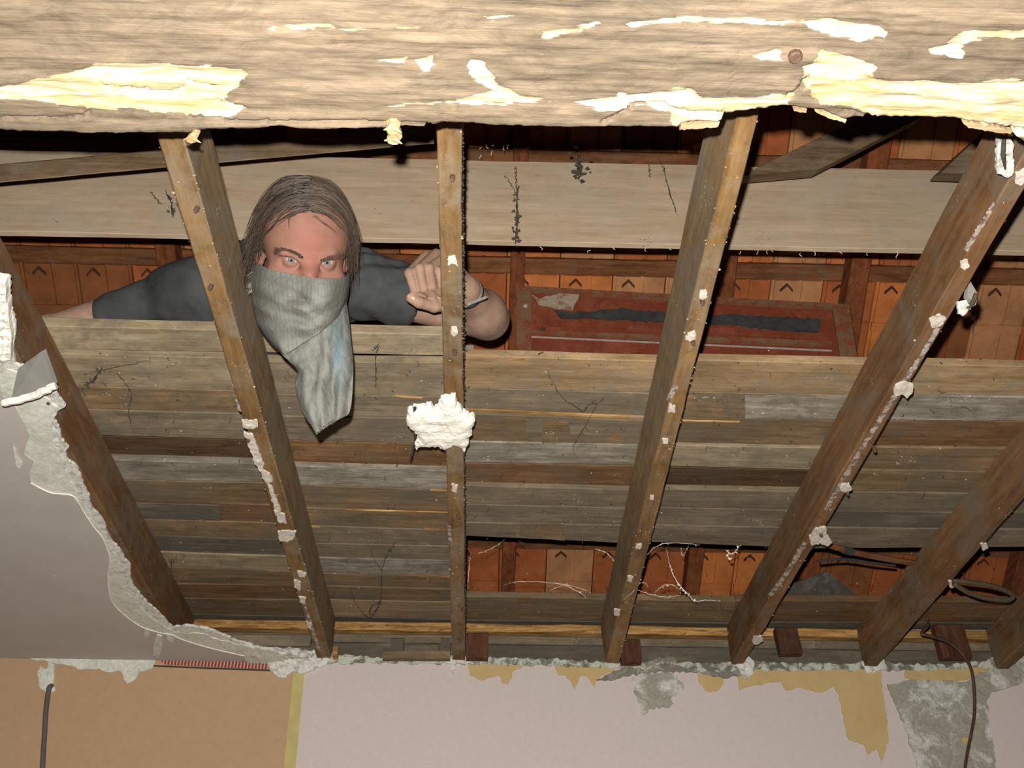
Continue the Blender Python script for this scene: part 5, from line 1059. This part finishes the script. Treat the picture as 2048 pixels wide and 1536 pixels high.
web('cobweb', [([Q(345, 1110), Q(342, 1150), Q(342, 1200)], .002), [Q(355, 1108), Q(344, 1130)], [Q(335, 1112), Q(345, 1135)]], 'web', 'wispy cobweb in the corner above the torn plaster edge', .0016, .003, 10, 3)
web('cobweb', [([Q(758, 685), Q(752, 710), Q(752, 745), Q(750, 775)], .0022), [Q(745, 700), Q(758, 690)]], 'web', 'short cobweb strand hanging in front of the loose board', .0018, .003, 12, 5)
g2 = lambda px, py, d=2.62: W(px, py, d)
web('white_cobweb', [([g2(1246, 1200), g2(1268, 1180, 2.66), g2(1275, 1140, 2.7), g2(1292, 1112, 2.66), g2(1318, 1090, 2.6), g2(1350, 1086, 2.6), g2(1400, 1090, 2.6)], .0022), ([g2(1333, 1098, 2.62), g2(1340, 1130, 2.66), g2(1352, 1160, 2.66), g2(1372, 1185, 2.64), g2(1390, 1204, 2.62)], .003), ([g2(1390, 1204), g2(1410, 1200), g2(1440, 1203)], .0016), ([g2(1310, 1186), g2(1325, 1172, 2.66), g2(1345, 1170, 2.66), g2(1362, 1182, 2.66)], .0022), ([g2(1275, 1180), g2(1300, 1188), g2(1330, 1194), g2(1360, 1190)], .0016), ([g2(1278, 1165), g2(1290, 1166), g2(1296, 1174)], .0012), ([g2(1362, 1098), g2(1366, 1112), g2(1376, 1094)], .0014)], 'webwhite', 'bright white cobwebs across the roof gap between the knotty and the broad joist', .0016, .002, 21, 9)
web('white_cobweb', [([g2(1008, 1170), g2(1030, 1164, 2.66), g2(1075, 1163, 2.66), g2(1120, 1168, 2.66), g2(1160, 1176, 2.66), g2(1180, 1186)], .0016), ([g2(1100, 1182), g2(1112, 1175, 2.66), g2(1130, 1172), g2(1160, 1185), g2(1172, 1196)], .0018), ([g2(955, 1108), g2(985, 1096, 2.66), g2(1010, 1080)], .0018), ([g2(1190, 1098), g2(1210, 1104), g2(1228, 1120)], .0018), ([g2(935, 1180), g2(938, 1140), g2(942, 1105)], .001)], 'webwhite', 'white cobweb arc across the roof gap beside the joist with the plaster chunk', .0015, .002, 22, 7)
web('white_cobweb', [([g2(1452, 1100), g2(1460, 1108), g2(1472, 1102), g2(1478, 1090)], .003), ([g2(1455, 1112), g2(1462, 1120)], .003)], 'webwhite', 'short white cobweb hook hanging from the boards beside the broad joist', .002, .002, 23, 8)
web('cocoon', [([PQ(1157, 290, .03), PQ(1157, 312, .03)], .0006), ([PQ(1157, 306, .03), PQ(1158, 322, .03), PQ(1160, 338, .03), PQ(1162, 346, .03)], .0095), ([PQ(1146, 344, .03), PQ(1160, 348, .03), PQ(1174, 346, .03)], .005)], 'web', 'pear-shaped dusty spider cocoon hanging before the top of the purlin', .004, .001, 24, 12)
lint = MB(); rl_ = random.Random(5)
for _ in range(26):
    px = rl_.choice([rl_.uniform(960, 1020), rl_.uniform(940, 1450), rl_.uniform(1480, 1800)]); py = rl_.uniform(285, 312) if px < 1020 else 492+.014*(px-1000)+rl_.uniform(-2, 6)
    p = ony(px, py, YP-.006); q = p+np.array([rl_.uniform(-.006, .006), rl_.uniform(-.004, .004), rl_.uniform(-.014, -.004)])
    lint.add(*tube_geo(spline([p, (p+q)/2+np.array([rl_.uniform(-.004, .004), 0, 0]), q], 6), .0006, 4))
tag(lint.build('lint', M['webwhite'], pur), kind='stuff')
lint = MB(); flecks = MB()
for k in range(420):
    px = rl_.uniform(150, 2000); py = rl_.uniform(700, 1240); p = onz(px, py, HB+.0005); L = rl_.choice([.004, .007, .012, .02])*rl_.uniform(.6, 1.3)
    q = p+np.array([rl_.uniform(-.5, .5)*L, rl_.uniform(-.6, .6)*L, -L*rl_.uniform(.2, .8)])
    if HC+.002 < q[2]: lint.add(*tube_geo(spline([p, (p+q)/2+np.array([rl_.uniform(-.3, .3)*L, rl_.uniform(-.3, .3)*L, 0]), q], 5), [.0009, .0011, .0012, .0008, .0003], 3, False))
for k in range(260): crumbs_geo(flecks, onz(rl_.uniform(150, 2000), rl_.uniform(700, 1240), HB+.0008), rl_.choice([.0009, .0013, .002]), k)
tag(lint.build('web_fluff', M['web'], loft), kind='stuff'); tag(flecks.build('dust_flecks', M['flake'], loft), kind='stuff')
